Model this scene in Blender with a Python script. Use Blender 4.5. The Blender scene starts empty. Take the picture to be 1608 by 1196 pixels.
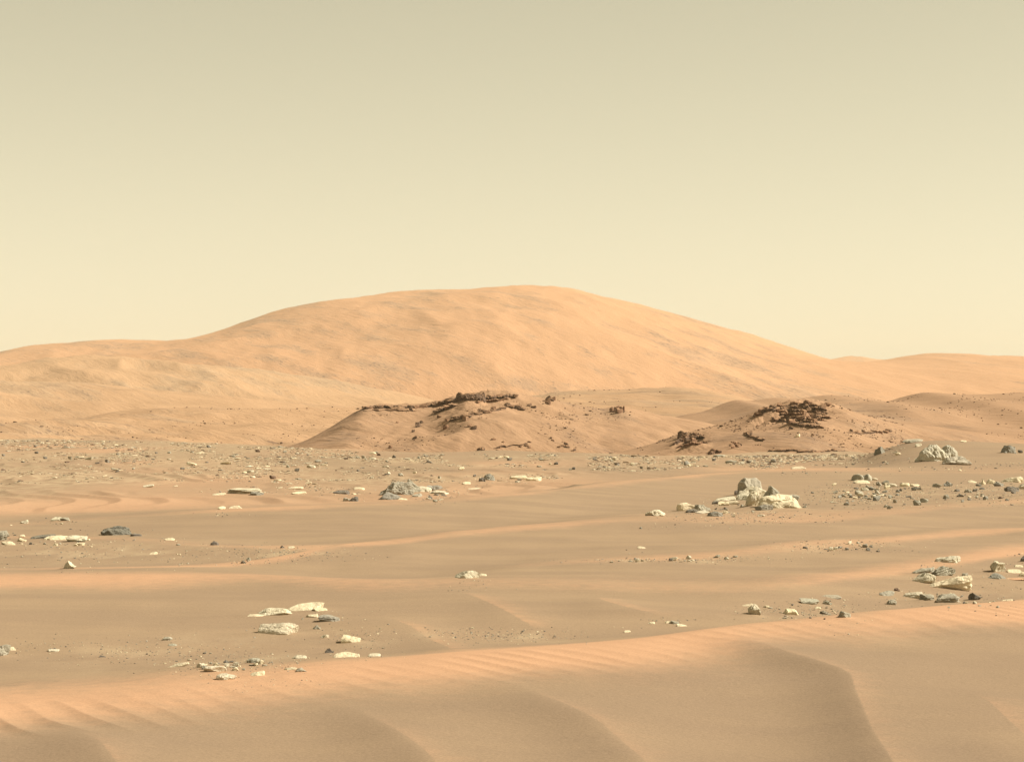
import bpy, bmesh, math
import numpy as np
from math import radians

# ------------------------------------------------------------------ camera, sky, sun, exposure
F = 3783.0            # focal length in pixels of the 1608-wide picture
CX, Y0 = 804.0, 655.0 # principal column, horizon row
CAMZ = 2.1
SUN_EL, SUN_AZ = 41.0, 90.0      # azimuth clockwise from +Y (straight ahead)
scene = bpy.context.scene
COL = scene.collection
cam_d = bpy.data.cameras.new('camera')
cam_d.sensor_width = 36.0
cam_d.lens = 36.0 * F / 1608.0
cam_d.shift_y = (Y0 - 598.0) / 1608.0
cam_d.clip_start, cam_d.clip_end = 0.1, 20000.0
cam = bpy.data.objects.new('camera', cam_d)
COL.objects.link(cam)
cam.location = (0, 0, CAMZ)
cam.rotation_euler = (radians(90), 0, 0)
scene.camera = cam

world = bpy.data.worlds.new('World')
scene.world = world
world.use_nodes = True
wn, wl = world.node_tree.nodes, world.node_tree.links
wn.clear()
sky = wn.new('ShaderNodeTexSky')
sky.sky_type = 'NISHITA'
sky.sun_disc = False
sky.sun_elevation = radians(SUN_EL)
sky.sun_rotation = radians(SUN_AZ)
sky.altitude = 0
sky.air_density = 1.0
sky.dust_density = 0.7
sky.ozone_density = 0.0
tint = wn.new('ShaderNodeMix'); tint.data_type = 'RGBA'; tint.blend_type = 'MULTIPLY'
tint.inputs[0].default_value = 1.0
tint.inputs[7].default_value = (0.875, 0.822, 0.590, 1)     # dust-laden air: butterscotch instead of blue
grey = wn.new('ShaderNodeRGBToBW')
wl.new(sky.outputs[0], grey.inputs[0])
wl.new(grey.outputs[0], tint.inputs[6])
bg = wn.new('ShaderNodeBackground'); bg.inputs[1].default_value = 0.10
wl.new(tint.outputs[2], bg.inputs[0])
wo = wn.new('ShaderNodeOutputWorld')
wl.new(bg.outputs[0], wo.inputs[0])

sun_d = bpy.data.lights.new('sun', 'SUN')
sun_d.energy = 4.7
sun_d.angle = radians(0.5)
sun_d.color = (1.0, 0.93, 0.82)
sun = bpy.data.objects.new('sun', sun_d)
COL.objects.link(sun)
sun.rotation_euler = (radians(90 - SUN_EL), 0, radians(180 - SUN_AZ))
scene.view_settings.view_transform = 'Standard'
scene.view_settings.look = 'None'
scene.view_settings.gamma = 1.0
scene.view_settings.use_curve_mapping = False
scene.view_settings.exposure = 0.78
scene.cycles.volume_bounces = 1
scene.cycles.max_bounces = 6

# ------------------------------------------------------------------ noise
def _hash(i, j, k, seed):
    h = (i.astype(np.int64) * 374761393 + j.astype(np.int64) * 668265263 + k.astype(np.int64) * 2147483647 + seed * 974634533) & 0xFFFFFFFF
    h = ((h ^ (h >> 13)) * 1274126177) & 0xFFFFFFFF
    h = ((h ^ (h >> 16)) * 2246822519) & 0xFFFFFFFF
    return ((h ^ (h >> 15)) & 0xFFFFFF) / float(0x7FFFFF) - 1.0

def noise2(x, y, seed=0):
    x = np.asarray(x, float); y = np.asarray(y, float)
    i = np.floor(x); j = np.floor(y)
    u = x - i; v = y - j
    u = u * u * u * (u * (u * 6 - 15) + 10); v = v * v * v * (v * (v * 6 - 15) + 10)
    z = np.zeros_like(i)
    a = _hash(i, j, z, seed); b = _hash(i + 1, j, z, seed); c = _hash(i, j + 1, z, seed); d = _hash(i + 1, j + 1, z, seed)
    return a + (b - a) * u + (c - a) * v + (a - b - c + d) * u * v

def noise3(x, y, z, seed=0):
    i = np.floor(x); j = np.floor(y); k = np.floor(z)
    u = x - i; v = y - j; w = z - k
    u = u * u * (3 - 2 * u); v = v * v * (3 - 2 * v); w = w * w * (3 - 2 * w)
    r = 0
    for di in (0, 1):
        for dj in (0, 1):
            for dk in (0, 1):
                r = r + _hash(i + di, j + dj, k + dk, seed) * (u if di else 1 - u) * (v if dj else 1 - v) * (w if dk else 1 - w)
    return r

def fbm2(x, y, octs=4, seed=0, gain=0.5):
    r = 0; a = 1.0
    for o in range(octs):
        r = r + a * noise2(x, y, seed + o * 17)
        x = x * 2.03 + 11.3; y = y * 2.03 - 7.7; a *= gain
    return r

def fbm3(p, octs=3, seed=0, gain=0.5):
    r = 0; a = 1.0; q = p.copy()
    for o in range(octs):
        r = r + a * noise3(q[:, 0], q[:, 1], q[:, 2], seed + o * 13)
        q = q * 2.07 + 5.1; a *= gain
    return r

def sstep(a, b, x):
    t = np.clip((x - a) / (b - a), 0, 1)
    return t * t * (3 - 2 * t)

def poly(pts):
    a = np.array(pts, float)
    g = np.arange(-4000.0, 6000.0, 4.0)
    T = sum(np.interp(g + o, a[:, 0], a[:, 1]) for o in range(-40, 41, 8)) / 11      # rounded corners
    def f(p):
        q = np.clip((np.asarray(p, float) + 4000.0) / 4.0, 0, 2498.0)
        i = q.astype(int)
        return T[i] + (T[i + 1] - T[i]) * (q - i)
    return f

def at_depth(px, row, Y):
    return np.array(((px - CX) / F * Y, Y, CAMZ - (row - Y0) / F * Y))

# ------------------------------------------------------------------ the dune field (plan shape of the ground)
# crest lines: bearing (as picture column) -> how low the crest stands below the horizon, and its height over the plain
CREST = dict(
    c1=(poly([(-600, 1150), (0, 1110), (200, 1093), (430, 1069), (520, 1058), (650, 1045), (850, 1022), (1000, 1007), (1060, 998), (1200, 978), (1350, 967), (1608, 950), (2200, 925)]),
        poly([(-600, .2), (0, .17), (500, .17), (1000, .22), (1608, .26)])),
    c2=(poly([(-600, 920), (0, 914), (150, 910), (300, 907), (420, 905), (500, 911), (600, 916), (700, 914), (980, 919), (1152, 922), (1265, 915), (1434, 893), (1608, 865), (2200, 830)]),
        poly([(-600, .17), (0, .17), (700, .2), (1200, .2), (1434, .14), (1608, .12)])),
    c2l=(poly([(-600, 908), (0, 904), (150, 901), (302, 892), (437, 882), (540, 867), (600, 862), (2200, 850)]),
         poly([(-600, .05), (0, .05), (300, .09), (450, .09), (560, .05), (720, 0)])),
    c2r=(poly([(-600, 905), (700, 905), (770, 902), (870, 890), (1040, 883), (1150, 877), (1227, 866), (1320, 861), (1378, 856), (1491, 842), (1608, 835), (2200, 815)]),
         poly([(700, 0), (780, .05), (900, .1), (1300, .12), (1608, .16)])),
    c3=(poly([(-600, 838), (0, 841), (150, 843), (250, 849), (330, 857), (440, 861), (520, 859), (600, 854), (735, 836), (903, 821), (1004, 813), (1113, 818), (1246, 816), (1378, 809), (1608, 783), (2200, 765)]),
        poly([(-600, .1), (400, .1), (700, .22), (1000, .3), (1250, .24), (1608, .25)])),
    c4=(poly([(-600, 832), (0, 825), (168, 813), (336, 801), (540, 792), (634, 789), (836, 775), (920, 763), (1040, 752), (1150, 739), (1265, 735), (1400, 735), (2200, 735)]),
        poly([(-600, .1), (0, .1), (168, .15), (336, .22), (540, .28), (1000, .28), (1200, .25), (1600, .25)])),
)
NEARER = dict(c1=None, c2='c1', c2l='c2', c2r='c2', c3='c2', c4='c3')
FARTHER = dict(c1='c2', c2='c3', c2l='c3', c2r='c3', c3='c4', c4=None)
def crest_depth(k, p):
    r, a = CREST[k]
    return (CAMZ - a(p)) * F / (r(p) - Y0)
EDGE = poly([(-600, 688), (0, 690), (250, 692), (430, 700), (500, 705), (600, 711), (700, 713), (900, 712), (1100, 715), (1250, 712), (2200, 708)])
MOUND_ROW = poly([(1230, 740), (1265, 736), (1330, 727), (1355, 715), (1390, 702), (1425, 692), (1470, 689), (1520, 690), (1608, 691), (1800, 700), (2100, 730)])
MOUND_Y = 112.0

def ridge(pts, z=0.1):
    return np.array([at_depth(px, r, (CAMZ - z) * F / (r - Y0))[:2] for px, r in pts])
# sharp-crested ripples running towards the viewer: (plan line, height, width of the sunny side, width of the lee side)
RIDGES = [
    (ridge([(1090, 996), (1130, 1010), (1240, 1050), (1335, 1072), (1343, 1095), (1370, 1150), (1400, 1196), (1445, 1290), (1500, 1500)]), .095, 1.6, .4, .0),
    (ridge([(770, 1068), (841, 1103), (943, 1142), (1010, 1193), (1090, 1280), (1180, 1450)]), .08, 1.3, .42, .02),
    (ridge([(500, 1098), (566, 1126), (622, 1157), (666, 1183), (740, 1260), (860, 1450)]), .08, 1.3, .42, .02),
    (ridge([(60, 1135), (110, 1155), (152, 1178), (230, 1260), (330, 1450)]), .08, 1.2, .42, .02),
    (ridge([(705, 934), (734, 945), (813, 973), (860, 988)]), .04, .8, .7, .08),
    (ridge([(925, 945), (950, 956), (1016, 967), (1060, 970)]), .04, .8, .7, .08),
    (ridge([(585, 966), (650, 985), (700, 1010), (715, 1035)]), .035, .7, .6, .08),
    (ridge([(1500, 1075), (1560, 1110), (1608, 1150), (1680, 1230)]), .05, 1.5, 1.2, .15),
]

def ground_z(X, Y, fine=True, want_dust=False):
    X = np.asarray(X, float); Y = np.asarray(Y, float)
    p = CX + F * X / Y
    z = np.zeros_like(X)
    dust = np.zeros_like(X)
    for k in CREST:
        a = CREST[k][1](p)
        d = crest_depth(k, p)
        dn = crest_depth(NEARER[k], p) if NEARER[k] else d * 0.62
        df = crest_depth(FARTHER[k], p) if FARTHER[k] else d * 1.35
        wn_ = np.maximum(0.85 * (d - dn), 0.25); wf_ = np.maximum(0.45 * (df - d), 0.2)
        t = np.where(Y < d, (d - Y) / wn_, (Y - d) / wf_)
        prof = 0.5 + 0.5 * np.cos(np.pi * np.clip(t, 0, 1))
        prof = np.where(Y < d, 0.65 * prof + 0.35 * (1 - np.clip(t, 0, 1)) ** 1.6, prof)
        z = z + a * prof
        if want_dust:
            w = {'c1': .32, 'c2': .14, 'c3': .12, 'c4': .11}.get(k, .2) * (1 + .35 * noise2(X / 1.4, Y / 3., 81))
            b = np.where(Y < d, np.exp(-(t / w) ** 2), np.exp(-(t / .35) ** 2))
            s = {'c1': 1.0, 'c2': .65, 'c2l': .6, 'c2r': .6, 'c3': .55, 'c4': .55}[k] * (.8 + .35 * noise2(X / 2.5, Y / 4., 83))
            dust = np.maximum(dust, b * s * sstep(0.0, 0.1, a))
    if want_dust:
        dust = np.maximum(dust, .5 * sstep(1.04, 1.2, Y / crest_depth('c4', p)) * (.7 + .5 * noise2(X / 5., Y / 14., 82)) * (1 - .8 * sstep(1250, 1380, p)))
    # the boulder mound on the far side of the dunes
    pm = p - 1.6 * np.maximum(0, MOUND_Y - Y)
    a = sum(CAMZ - (MOUND_ROW(pm + o) - Y0) * MOUND_Y / F for o in (-24, -12, 0, 12, 24)) / 5
    a = .5 * (a - .12 + np.sqrt((a - .12) ** 2 + .14 ** 2)) - .02
    t = np.where(Y < MOUND_Y, (MOUND_Y - Y) / 27.0, (Y - MOUND_Y) / 30.0)
    z = z + a * (0.5 + 0.5 * np.cos(np.pi * np.clip(t, 0, 1)))
    # ripples that run along the line of sight
    for line, A, wr, wl_, rnd in RIDGES:
        lo = line.min(0) - 7; hi = line.max(0) + 7
        m = (X > lo[0]) & (X < hi[0]) & (Y > lo[1]) & (Y < hi[1])
        if not m.any():
            continue
        o = np.argsort(line[:, 1])
        Xl = sum(np.interp(Y[m] + e, line[o, 1], line[o, 0]) for e in (-.24, -.12, 0, .12, .24)) / 5
        sd = X[m] - Xl
        best = np.sqrt(sd ** 2 + rnd ** 2) - rnd
        right = sd > 0
        along = np.clip((line[0, 1] - Y[m]) / (line[0, 1] - line[-1, 1]), 0, 1)
        h = np.where(right, np.exp(-best / wr * 1.3) * (1 - sstep(3, 6, best)), np.exp(-(best / wl_) ** 1.5 * 1.2))
        taper = sstep(0, .3, along) * (1 - sstep(.8, 1, along))
        z[m] = z[m] + A * h * taper
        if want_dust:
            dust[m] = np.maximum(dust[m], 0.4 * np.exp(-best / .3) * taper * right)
    # the plain's far edge falls away
    E = CAMZ * F / (EDGE(p) - Y0)
    E = E * (1 + 0.05 * noise2(p / 60.0, p * 0 + 3.3, 5))
    over = np.maximum(0, Y - E)
    z = z - np.minimum(0.03 * over * sstep(0, 25, over), 4.0)
    far = sstep(50, 80, Y)
    z = z + far * (0.10 * noise2(X / 9.0, Y / 22.0, 31) + 0.05 * noise2(X / 3.3, Y / 7.0, 32))
    if fine:
        # broad unevenness of the sand
        z = z + 0.018 * noise2(X / 1.9, Y / 2.6, 41) * (1 - far) + 0.006 * noise2(X / .5, Y / .9, 42) * (1 - far)
        # low overlapping swells along the dunes
        z = z + (1 - far) * (.016 * noise2(X / 6.0 + .25 * Y, Y / 2.1 + .3 * noise2(X / 4., Y / 4., 45), 43) + .006 * noise2(X / 2.4 + .3 * Y, Y / .9, 44))
        # wind ripples across the crest band of the nearest dune
        d1 = crest_depth('c1', p)
        u = (d1 - Y) / np.maximum(d1 * .07, .3)
        band = sstep(-.35, .12, u) * (1 - sstep(.7, 1.6, u)) * (0.35 + 0.65 * sstep(-.35, .3, noise2(X / 1.3, Y / 3.0, 51)))
        ph = (X + 0.52 * Y + .10 * noise2(X / .8, Y / 1.5, 52) + .3 * noise2(X / 3., Y / 4., 54)) / .29
        f = ph - np.floor(ph)
        rip = np.where(f < .38, f / .38, (1 - f) / .62); rip = rip ** 1.7
        z = z + .021 * band * (rip - .4) * (.6 + .4 * noise2(X / .35, Y / .8, 53))
        # larger ripples on the plain behind the dunes
        d4 = crest_depth('c4', p)
        m2 = sstep(1.04, 1.12, Y / d4) * (1 - sstep(105, 150, Y)) * (1 - sstep(1000, 1250, p)) * sstep(-.35, .3, noise2(X / 3.0, Y / 5.0, 61))
        ph = (X + .25 * Y + 1.3 * noise2(X / 4.0, Y / 6.0, 62)) / 1.35
        f = ph - np.floor(ph)
        rip = np.where(f < .3, f / .3, (1 - f) / .7); rip = rip ** 1.3
        z = z + .09 * m2 * (rip - .3) * (.75 + .5 * noise2(X / 1.5, Y / 4.0, 63))
    if want_dust:
        return z, dust
    return z

# ------------------------------------------------------------------ hills: crest line seen against what lies behind, depth of the ridge
class Hill:
    def __init__(self, name, pts, Yr, Yf, Yb, zb, p=1.6, noises=(), streak=None, rough_front=1.0):
        a = np.array(pts, float)
        self.name = name; self.Yr, self.Yf, self.Yb, self.zb, self.p = Yr, Yf, Yb, zb, p
        self.X = (a[:, 0] - CX) / F * Yr; self.Z = CAMZ + (Y0 - a[:, 1]) / F * Yr
        self.noises, self.streak, self.crags = noises, streak, ()
        self.jag = 1.0 if Yr > 700 else .4
        self.radial = Yr > 900
    def z(self, X, Y):
        Xw = X
        if self.radial: X = X * self.Yr / Y        # the flanks spread towards the ridge
        Zc = 0
        wide = self.Yr * (.0015 + (.042 * np.clip((self.Yr - Y) / (self.Yr - self.Yf), 0, 1) if self.radial else 0))
        for o in (-2, -1.33, -.67, 0, .67, 1.33, 2):   # the crest's corners soften down the slope
            Zc = Zc + np.interp(X + o * wide, self.X, self.Z) / 7
        Yr = self.Yr * (1 + .02 * noise2(X / (self.Yr * .06), X * 0 + 1.7, 7))
        t = np.clip((Y - self.Yf) / (Yr - self.Yf), 0, 1)
        Zc = Zc + self.Yr * (3e-4 * noise2(X / (self.Yr * .006), X * 0 + 9.1, 8) + 1.6e-4 * noise2(X / (self.Yr * .0022), X * 0 + 4.1, 9)) * self.jag * np.exp(-((t - 1) / .07) ** 2)
        X = Xw
        g = 1 - (1 - t) ** self.p
        b = np.clip((Y - Yr) / (self.Yb - Yr), 0, 1)
        g = np.where(Y <= Yr, g * sstep(-.05, .22, t), 1 - b * b)
        h = self.zb + (Zc - self.zb) * g
        env = np.clip((Zc - self.zb) / max(self.Z.max() - self.zb, 1e-3), 0, 1) * np.where(Y <= Yr, .45 + .55 * np.sin(np.pi * np.clip(t, 0, 1)) ** .7, .3)
        for sx, sy, A, sd in self.noises:
            n = noise2(X / sx + .35 * Y / sy, Y / sy, sd)
            if sx > 30: n = .45 * n + .55 * (1 - 2.2 * np.abs(noise2(X / sx * 1.3 + .5 * Y / sy, Y / sy * 1.3, sd + 400)))
            h = h + A * env * n
        for cpx, cs, t0, st, A in self.crags:      # bedrock steps
            pp = CX + F * X / Y
            msk = np.exp(-((pp - cpx) / cs) ** 2 - ((t - t0) / st) ** 2)
            q = 3 * noise2(X / 3.1, Y / 2.2, 95) + 1.2 * noise2(X / 1.1, Y / .9, 96)
            i = np.floor(q); f = q - i
            h = h + A * msk * (i + sstep(.35, .65, f)) * .4
        if self.streak:
            sc, sl, A, ang = self.streak
            c, s = math.cos(ang), math.sin(ang)
            u = X * c + Y * s; v = -X * s + Y * c
            h = h + A * env * (noise2(u / sl, v / sc, 91) + .5 * noise2(u / sl * 2.1, v / sc * 2.1, 92) + .3 * noise2(u / sl * 4.3, v / sc * 4.3, 93))
        return h

HILLS = dict(
    main=Hill('hill', [(-1200, 600), (-500, 585), (-200, 572), (-60, 566), (0, 556), (40, 543), (120, 539), (165, 534), (205, 532), (235, 537), (262, 541), (310, 533), (345, 524), (400, 503), (450, 487), (520, 471), (590, 463), (655, 456), (690, 458), (730, 460), (790, 454), (840, 451), (900, 457), (955, 474), (1005, 480), (1060, 499), (1110, 512), (1165, 522), (1200, 534), (1250, 550), (1290, 562), (1318, 571), (1345, 574), (1380, 567), (1430, 558), (1480, 554), (1530, 557), (1590, 560), (1700, 563), (1900, 575), (2400, 600)],
              2600, 1500, 3200, -12, 1.5, ((200, 260, 4.5, 11), (62, 150, 2.0, 12), (22, 80, .7, 13), (9, 40, .4, 14)), (38, 330, .35, radians(-76))),
    left=Hill('hill', [(-900, 600), (-300, 588), (0, 577), (60, 567), (130, 561), (210, 564), (300, 573), (400, 578), (480, 590), (560, 603), (650, 618), (800, 645)],
              1750, 1150, 2200, -10, 1.35, ((120, 170, 5.0, 21), (50, 110, 2.4, 22), (20, 60, .9, 23), (8, 25, .45, 24)), (40, 240, .5, radians(-70))),
    far=Hill('hill', [(1200, 590), (1290, 567), (1318, 560), (1340, 557), (1365, 560), (1420, 566), (1600, 580)], 4300, 3800, 4700, -10, 1.5, ((150, 200, 4, 33),)),
    foot=Hill('hill', [(-900, 600), (-300, 596), (0, 596), (90, 598), (160, 603), (230, 611), (330, 621), (450, 631), (600, 641), (900, 660)],
              1050, 700, 1300, -8, 1.5, ((70, 90, 2.2, 35), (26, 40, 1.0, 36), (9, 14, .4, 37)), (35, 160, 1.2, radians(-20))),
    low=Hill('hill', [(-900, 660), (-300, 662), (0, 664), (100, 656), (180, 652), (230, 643), (290, 638), (400, 640), (520, 640), (640, 640), (760, 650), (950, 660)],
             560, 260, 660, -5, 1.15, ((30, 45, 1.3, 38), (12, 20, .7, 39), (4, 7, .22, 40)), (14, 70, .6, radians(10))),
    saddle=Hill('hill', [(700, 645), (800, 626), (880, 617), (950, 613), (1000, 611), (1040, 607), (1080, 611), (1120, 619), (1170, 632), (1230, 645), (1350, 660)],
                760, 380, 860, -6, 1.3, ((35, 55, 1.2, 43), (13, 22, .55, 44), (5, 8, .2, 45))),
    back=Hill('hill', [(980, 668), (1060, 655), (1110, 645), (1135, 634), (1155, 625), (1174, 630), (1219, 623), (1257, 626), (1299, 621), (1340, 626), (1378, 631), (1408, 630), (1446, 618), (1503, 621), (1548, 618), (1608, 616), (1800, 620), (2300, 640)],
              480, 230, 580, -5, 1.25, ((26, 40, .9, 46), (10, 16, .4, 47), (3.5, 6, .14, 48))),
    mesa=Hill('hill', [(360, 714), (430, 706), (480, 692), (530, 664), (566, 642), (576, 637), (600, 636), (660, 636), (690, 632), (712, 625), (724, 619), (745, 617), (780, 618), (815, 621), (850, 625), (880, 630), (920, 639), (950, 643), (968, 638), (985, 641), (1010, 648), (1060, 655), (1110, 664), (1200, 690)],
              350, 300, 380, -4, 1.2, ((9, 12, .75, 54), (3.6, 5, .32, 55), (1.4, 2, .11, 56))),
    knob=Hill('hill', [(960, 712), (1010, 702), (1060, 684), (1110, 672), (1150, 661), (1190, 645), (1215, 637), (1250, 631), (1300, 634), (1340, 646), (1400, 660), (1480, 672), (1560, 684), (1700, 700)],
              300, 250, 330, -4, 1.2, ((9, 12, .7, 64), (3.6, 5, .3, 65), (1.4, 2, .1, 66))),
)

HILLS['mesa'].crags = ((620, 70, .97, .06, .35), (750, 60, .9, .14, .6), (720, 50, .6, .15, .3))
HILLS['knob'].crags = ((1258, 50, .85, .16, .8), (1085, 30, .7, .2, .6), (1200, 30, .9, .1, .5))

def hit(px, row, surf=('ground',), ymin=9.0, ymax=3000.0):
    """the first place where the line of sight through a picture point meets the ground or a hill"""
    Ys = 1.0 / np.linspace(1 / ymin, 1 / ymax, 2600)
    X = (px - CX) / F * Ys
    zr = CAMZ - (row - Y0) / F * Ys
    H = np.full_like(Ys, -1e9)
    for s in surf:
        H = np.maximum(H, ground_z(X, Ys, False) if s == 'ground' else HILLS[s].z(X, Ys))
    i = np.argmax(H >= zr)
    if not (H >= zr).any():
        return None
    if i == 0:
        return X[0], Ys[0]
    a = zr[i - 1] - H[i - 1]; b = H[i] - zr[i]
    t = a / max(a + b, 1e-9)
    Y = Ys[i - 1] + (Ys[i] - Ys[i - 1]) * t
    return (px - CX) / F * Y, Y

# ------------------------------------------------------------------ materials
def mat(name):
    m = bpy.data.materials.new(name); m.use_nodes = True
    nt = m.node_tree; nt.nodes.clear()
    out = nt.nodes.new('ShaderNodeOutputMaterial')
    b = nt.nodes.new('ShaderNodeBsdfPrincipled')
    b.inputs['Roughness'].default_value = .95
    b.inputs['Specular IOR Level'].default_value = .08
    nt.links.new(b.outputs[0], out.inputs[0])
    return m, nt, b
def nd(nt, t, **kw):
    n = nt.nodes.new(t)
    for k, v in kw.items():
        setattr(n, k, v)
    return n
def noise_node(nt, vec, scale, detail=4, rough=.55):
    n = nd(nt, 'ShaderNodeTexNoise'); n.inputs['Scale'].default_value = scale; n.inputs['Detail'].default_value = detail; n.inputs['Roughness'].default_value = rough
    if vec is not None:
        nt.links.new(vec, n.inputs['Vector'])
    return n.outputs['Fac']
def ramp(nt, fac, a, b, v0=0.0, v1=1.0):
    n = nd(nt, 'ShaderNodeMapRange', interpolation_type='SMOOTHSTEP')
    n.inputs[1].default_value = a; n.inputs[2].default_value = b; n.inputs[3].default_value = v0; n.inputs[4].default_value = v1
    nt.links.new(fac, n.inputs[0]); return n.outputs[0]
def mathn(nt, op, a, b):
    n = nd(nt, 'ShaderNodeMath', operation=op)
    for i, v in enumerate((a, b)):
        if isinstance(v, (int, float)): n.inputs[i].default_value = v
        else: nt.links.new(v, n.inputs[i])
    return n.outputs[0]
def mixc(nt, fac, a, b, mode='MIX'):
    n = nd(nt, 'ShaderNodeMix', data_type='RGBA', blend_type=mode)
    for i, v in ((0, fac), (6, a), (7, b)):
        if isinstance(v, (int, float)): n.inputs[i].default_value = v
        elif isinstance(v, tuple): n.inputs[i].default_value = v + (1,)
        else: nt.links.new(v, n.inputs[i])
    return n.outputs[2]
def bump(nt, b, h, dist, strength=1.0):
    n = nd(nt, 'ShaderNodeBump'); n.inputs['Distance'].default_value = dist; n.inputs['Strength'].default_value = strength
    nt.links.new(h, n.inputs['Height']); nt.links.new(n.outputs[0], b.inputs['Normal'])
def position(nt, sx=1, sy=1, sz=1, rz=0):
    g = nd(nt, 'ShaderNodeNewGeometry'); mp = nd(nt, 'ShaderNodeMapping')
    mp.inputs['Scale'].default_value = (sx, sy, sz); mp.inputs['Rotation'].default_value = (0, 0, rz)
    nt.links.new(g.outputs['Position'], mp.inputs['Vector']); return mp.outputs[0]

SAND = (.258, .181, .113); DUST = (.445, .264, .152); PALE = (.41, .31, .19)
def sand_material():
    m, nt, b = mat('sand')
    P = position(nt)
    at = nd(nt, 'ShaderNodeAttribute', attribute_name='dust'); dust = at.outputs['Fac']
    at2 = nd(nt, 'ShaderNodeAttribute', attribute_name='gravel'); grav = at2.outputs['Fac']
    n1 = noise_node(nt, position(nt, .28, .9, .5, .12), 1.0, 6, .6)
    n2 = noise_node(nt, P, 6.0, 4)
    n3 = noise_node(nt, P, 55.0, 3, .7)
    c = mixc(nt, ramp(nt, n1, .35, .7), SAND, (.292, .205, .124))
    d = mathn(nt, 'ADD', dust, mathn(nt, 'MULTIPLY', mathn(nt, 'SUBTRACT', n2, .5), .5))
    c = mixc(nt, ramp(nt, d, .12, .85), c, DUST)
    # the nearest dune's flank is tinted a darker, duller tone
    at3 = nd(nt, 'ShaderNodeAttribute', attribute_name='flank_tone')
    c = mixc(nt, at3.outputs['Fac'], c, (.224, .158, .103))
    # gravelly ground: mottled, part pale bedrock, part dark grit
    g1 = noise_node(nt, position(nt, 1, .35, 1), 2.2, 6, .68)
    gc = mixc(nt, ramp(nt, g1, .42, .66), (.285, .195, .118), PALE)
    c = mixc(nt, grav, c, gc)
    grain = ramp(nt, n3, .25, .75, .88, 1.12)
    c = mixc(nt, 1.0, c, grain, 'MULTIPLY')
    nt.links.new(c, b.inputs['Base Color'])
    hh = mathn(nt, 'ADD', mathn(nt, 'MULTIPLY', n3, .35), mathn(nt, 'MULTIPLY', noise_node(nt, P, 16.0, 5, .6), 1.0))
    bump(nt, b, hh, .012, .32)
    return m
def streaked(nt, ang, along, across):
    g = nd(nt, 'ShaderNodeNewGeometry'); r = nd(nt, 'ShaderNodeMapping'); r.inputs['Rotation'].default_value = (0, 0, ang)
    nt.links.new(g.outputs['Position'], r.inputs['Vector'])
    m2 = nd(nt, 'ShaderNodeMapping'); m2.inputs['Scale'].default_value = (along, across, across)
    nt.links.new(r.outputs[0], m2.inputs['Vector']); return m2.outputs[0]
def hill_material(name, base, dark, pale, w=(30, 6, 2.4), fs=6.5, speck=.5, amt=.6, slope=25):
    """w: widths in metres of broad patches, fine gully lines and specks; fs: how much the slope is foreshortened from the plain"""
    m, nt, b = mat(name)
    ph = radians(slope)
    ang = -math.atan2(-math.sin(ph) * fs, math.cos(ph))
    n1 = noise_node(nt, streaked(nt, ang, 1 / (w[0] * fs * 1.25), 1 / w[0]), 1.0, 9, .66)
    n2 = noise_node(nt, streaked(nt, ang, 1 / (w[1] * fs * 4.0), 1 / w[1]), 1.0, 6, .66)
    n4 = noise_node(nt, position(nt, .2 / w[0], .2 / (w[0] * fs * .7), .2 / w[0]), 1.0, 3, .5)
    n3 = noise_node(nt, streaked(nt, ang, 1 / (w[2] * fs), 1 / w[2]), 1.0, 3, .7)
    dk = mathn(nt, 'ADD', n1, mathn(nt, 'ADD', mathn(nt, 'MULTIPLY', mathn(nt, 'SUBTRACT', n2, .5), .22), mathn(nt, 'MULTIPLY', mathn(nt, 'SUBTRACT', n4, .5), .7)))
    c = mixc(nt, ramp(nt, dk, .50, .70, 0, amt), base, dark)
    c = mixc(nt, ramp(nt, mathn(nt, 'ADD', n2, mathn(nt, 'SUBTRACT', n4, .5)), .56, .78, 0, .45), c, pale)
    c = mixc(nt, ramp(nt, mathn(nt, 'ADD', n3, mathn(nt, 'MULTIPLY', dk, .5)), .86, .98, 0, speck), c, (.15, .10, .07))
    nt.links.new(c, b.inputs['Base Color'])
    bump(nt, b, mathn(nt, 'ADD', mathn(nt, 'MULTIPLY', n2, 1.0), mathn(nt, 'ADD', mathn(nt, 'MULTIPLY', n3, .25), n1)), w[1] * .4, .5)
    return m
def rock_material(name, per_object=True, settled=(.50, .40, .255), lo=.8, amount=.5):
    m, nt, b = mat(name)
    tc = nd(nt, 'ShaderNodeNewGeometry').outputs['Position']
    if per_object:
        col = nd(nt, 'ShaderNodeObjectInfo').outputs['Color']
    else:
        col = nd(nt, 'ShaderNodeAttribute', attribute_name='tint').outputs['Color']
    n1 = noise_node(nt, tc, 5.0, 6, .62)
    n2 = noise_node(nt, tc, 24.0, 5, .7)
    c = mixc(nt, ramp(nt, n1, .38, .75), col, mixc(nt, 1.0, col, (.82, .82, .83), 'MULTIPLY'))
    c = mixc(nt, ramp(nt, n2, .6, .76, 0, .45), c, mixc(nt, 1.0, col, (.52, .50, .48), 'MULTIPLY'))
    # dust settled on upward faces
    g = nd(nt, 'ShaderNodeNewGeometry'); sx = nd(nt, 'ShaderNodeSeparateXYZ'); nt.links.new(g.outputs['Normal'], sx.inputs[0])
    up = mathn(nt, 'ADD', sx.outputs[2], mathn(nt, 'MULTIPLY', mathn(nt, 'SUBTRACT', n1, .5), 1.2))
    c = mixc(nt, ramp(nt, up, lo, lo + .45, 0, amount), c, settled)
    nt.links.new(c, b.inputs['Base Color'])
    bump(nt, b, mathn(nt, 'ADD', n1, mathn(nt, 'MULTIPLY', n2, .6)), .06, .7)
    return m
M_SAND = sand_material()
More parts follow.
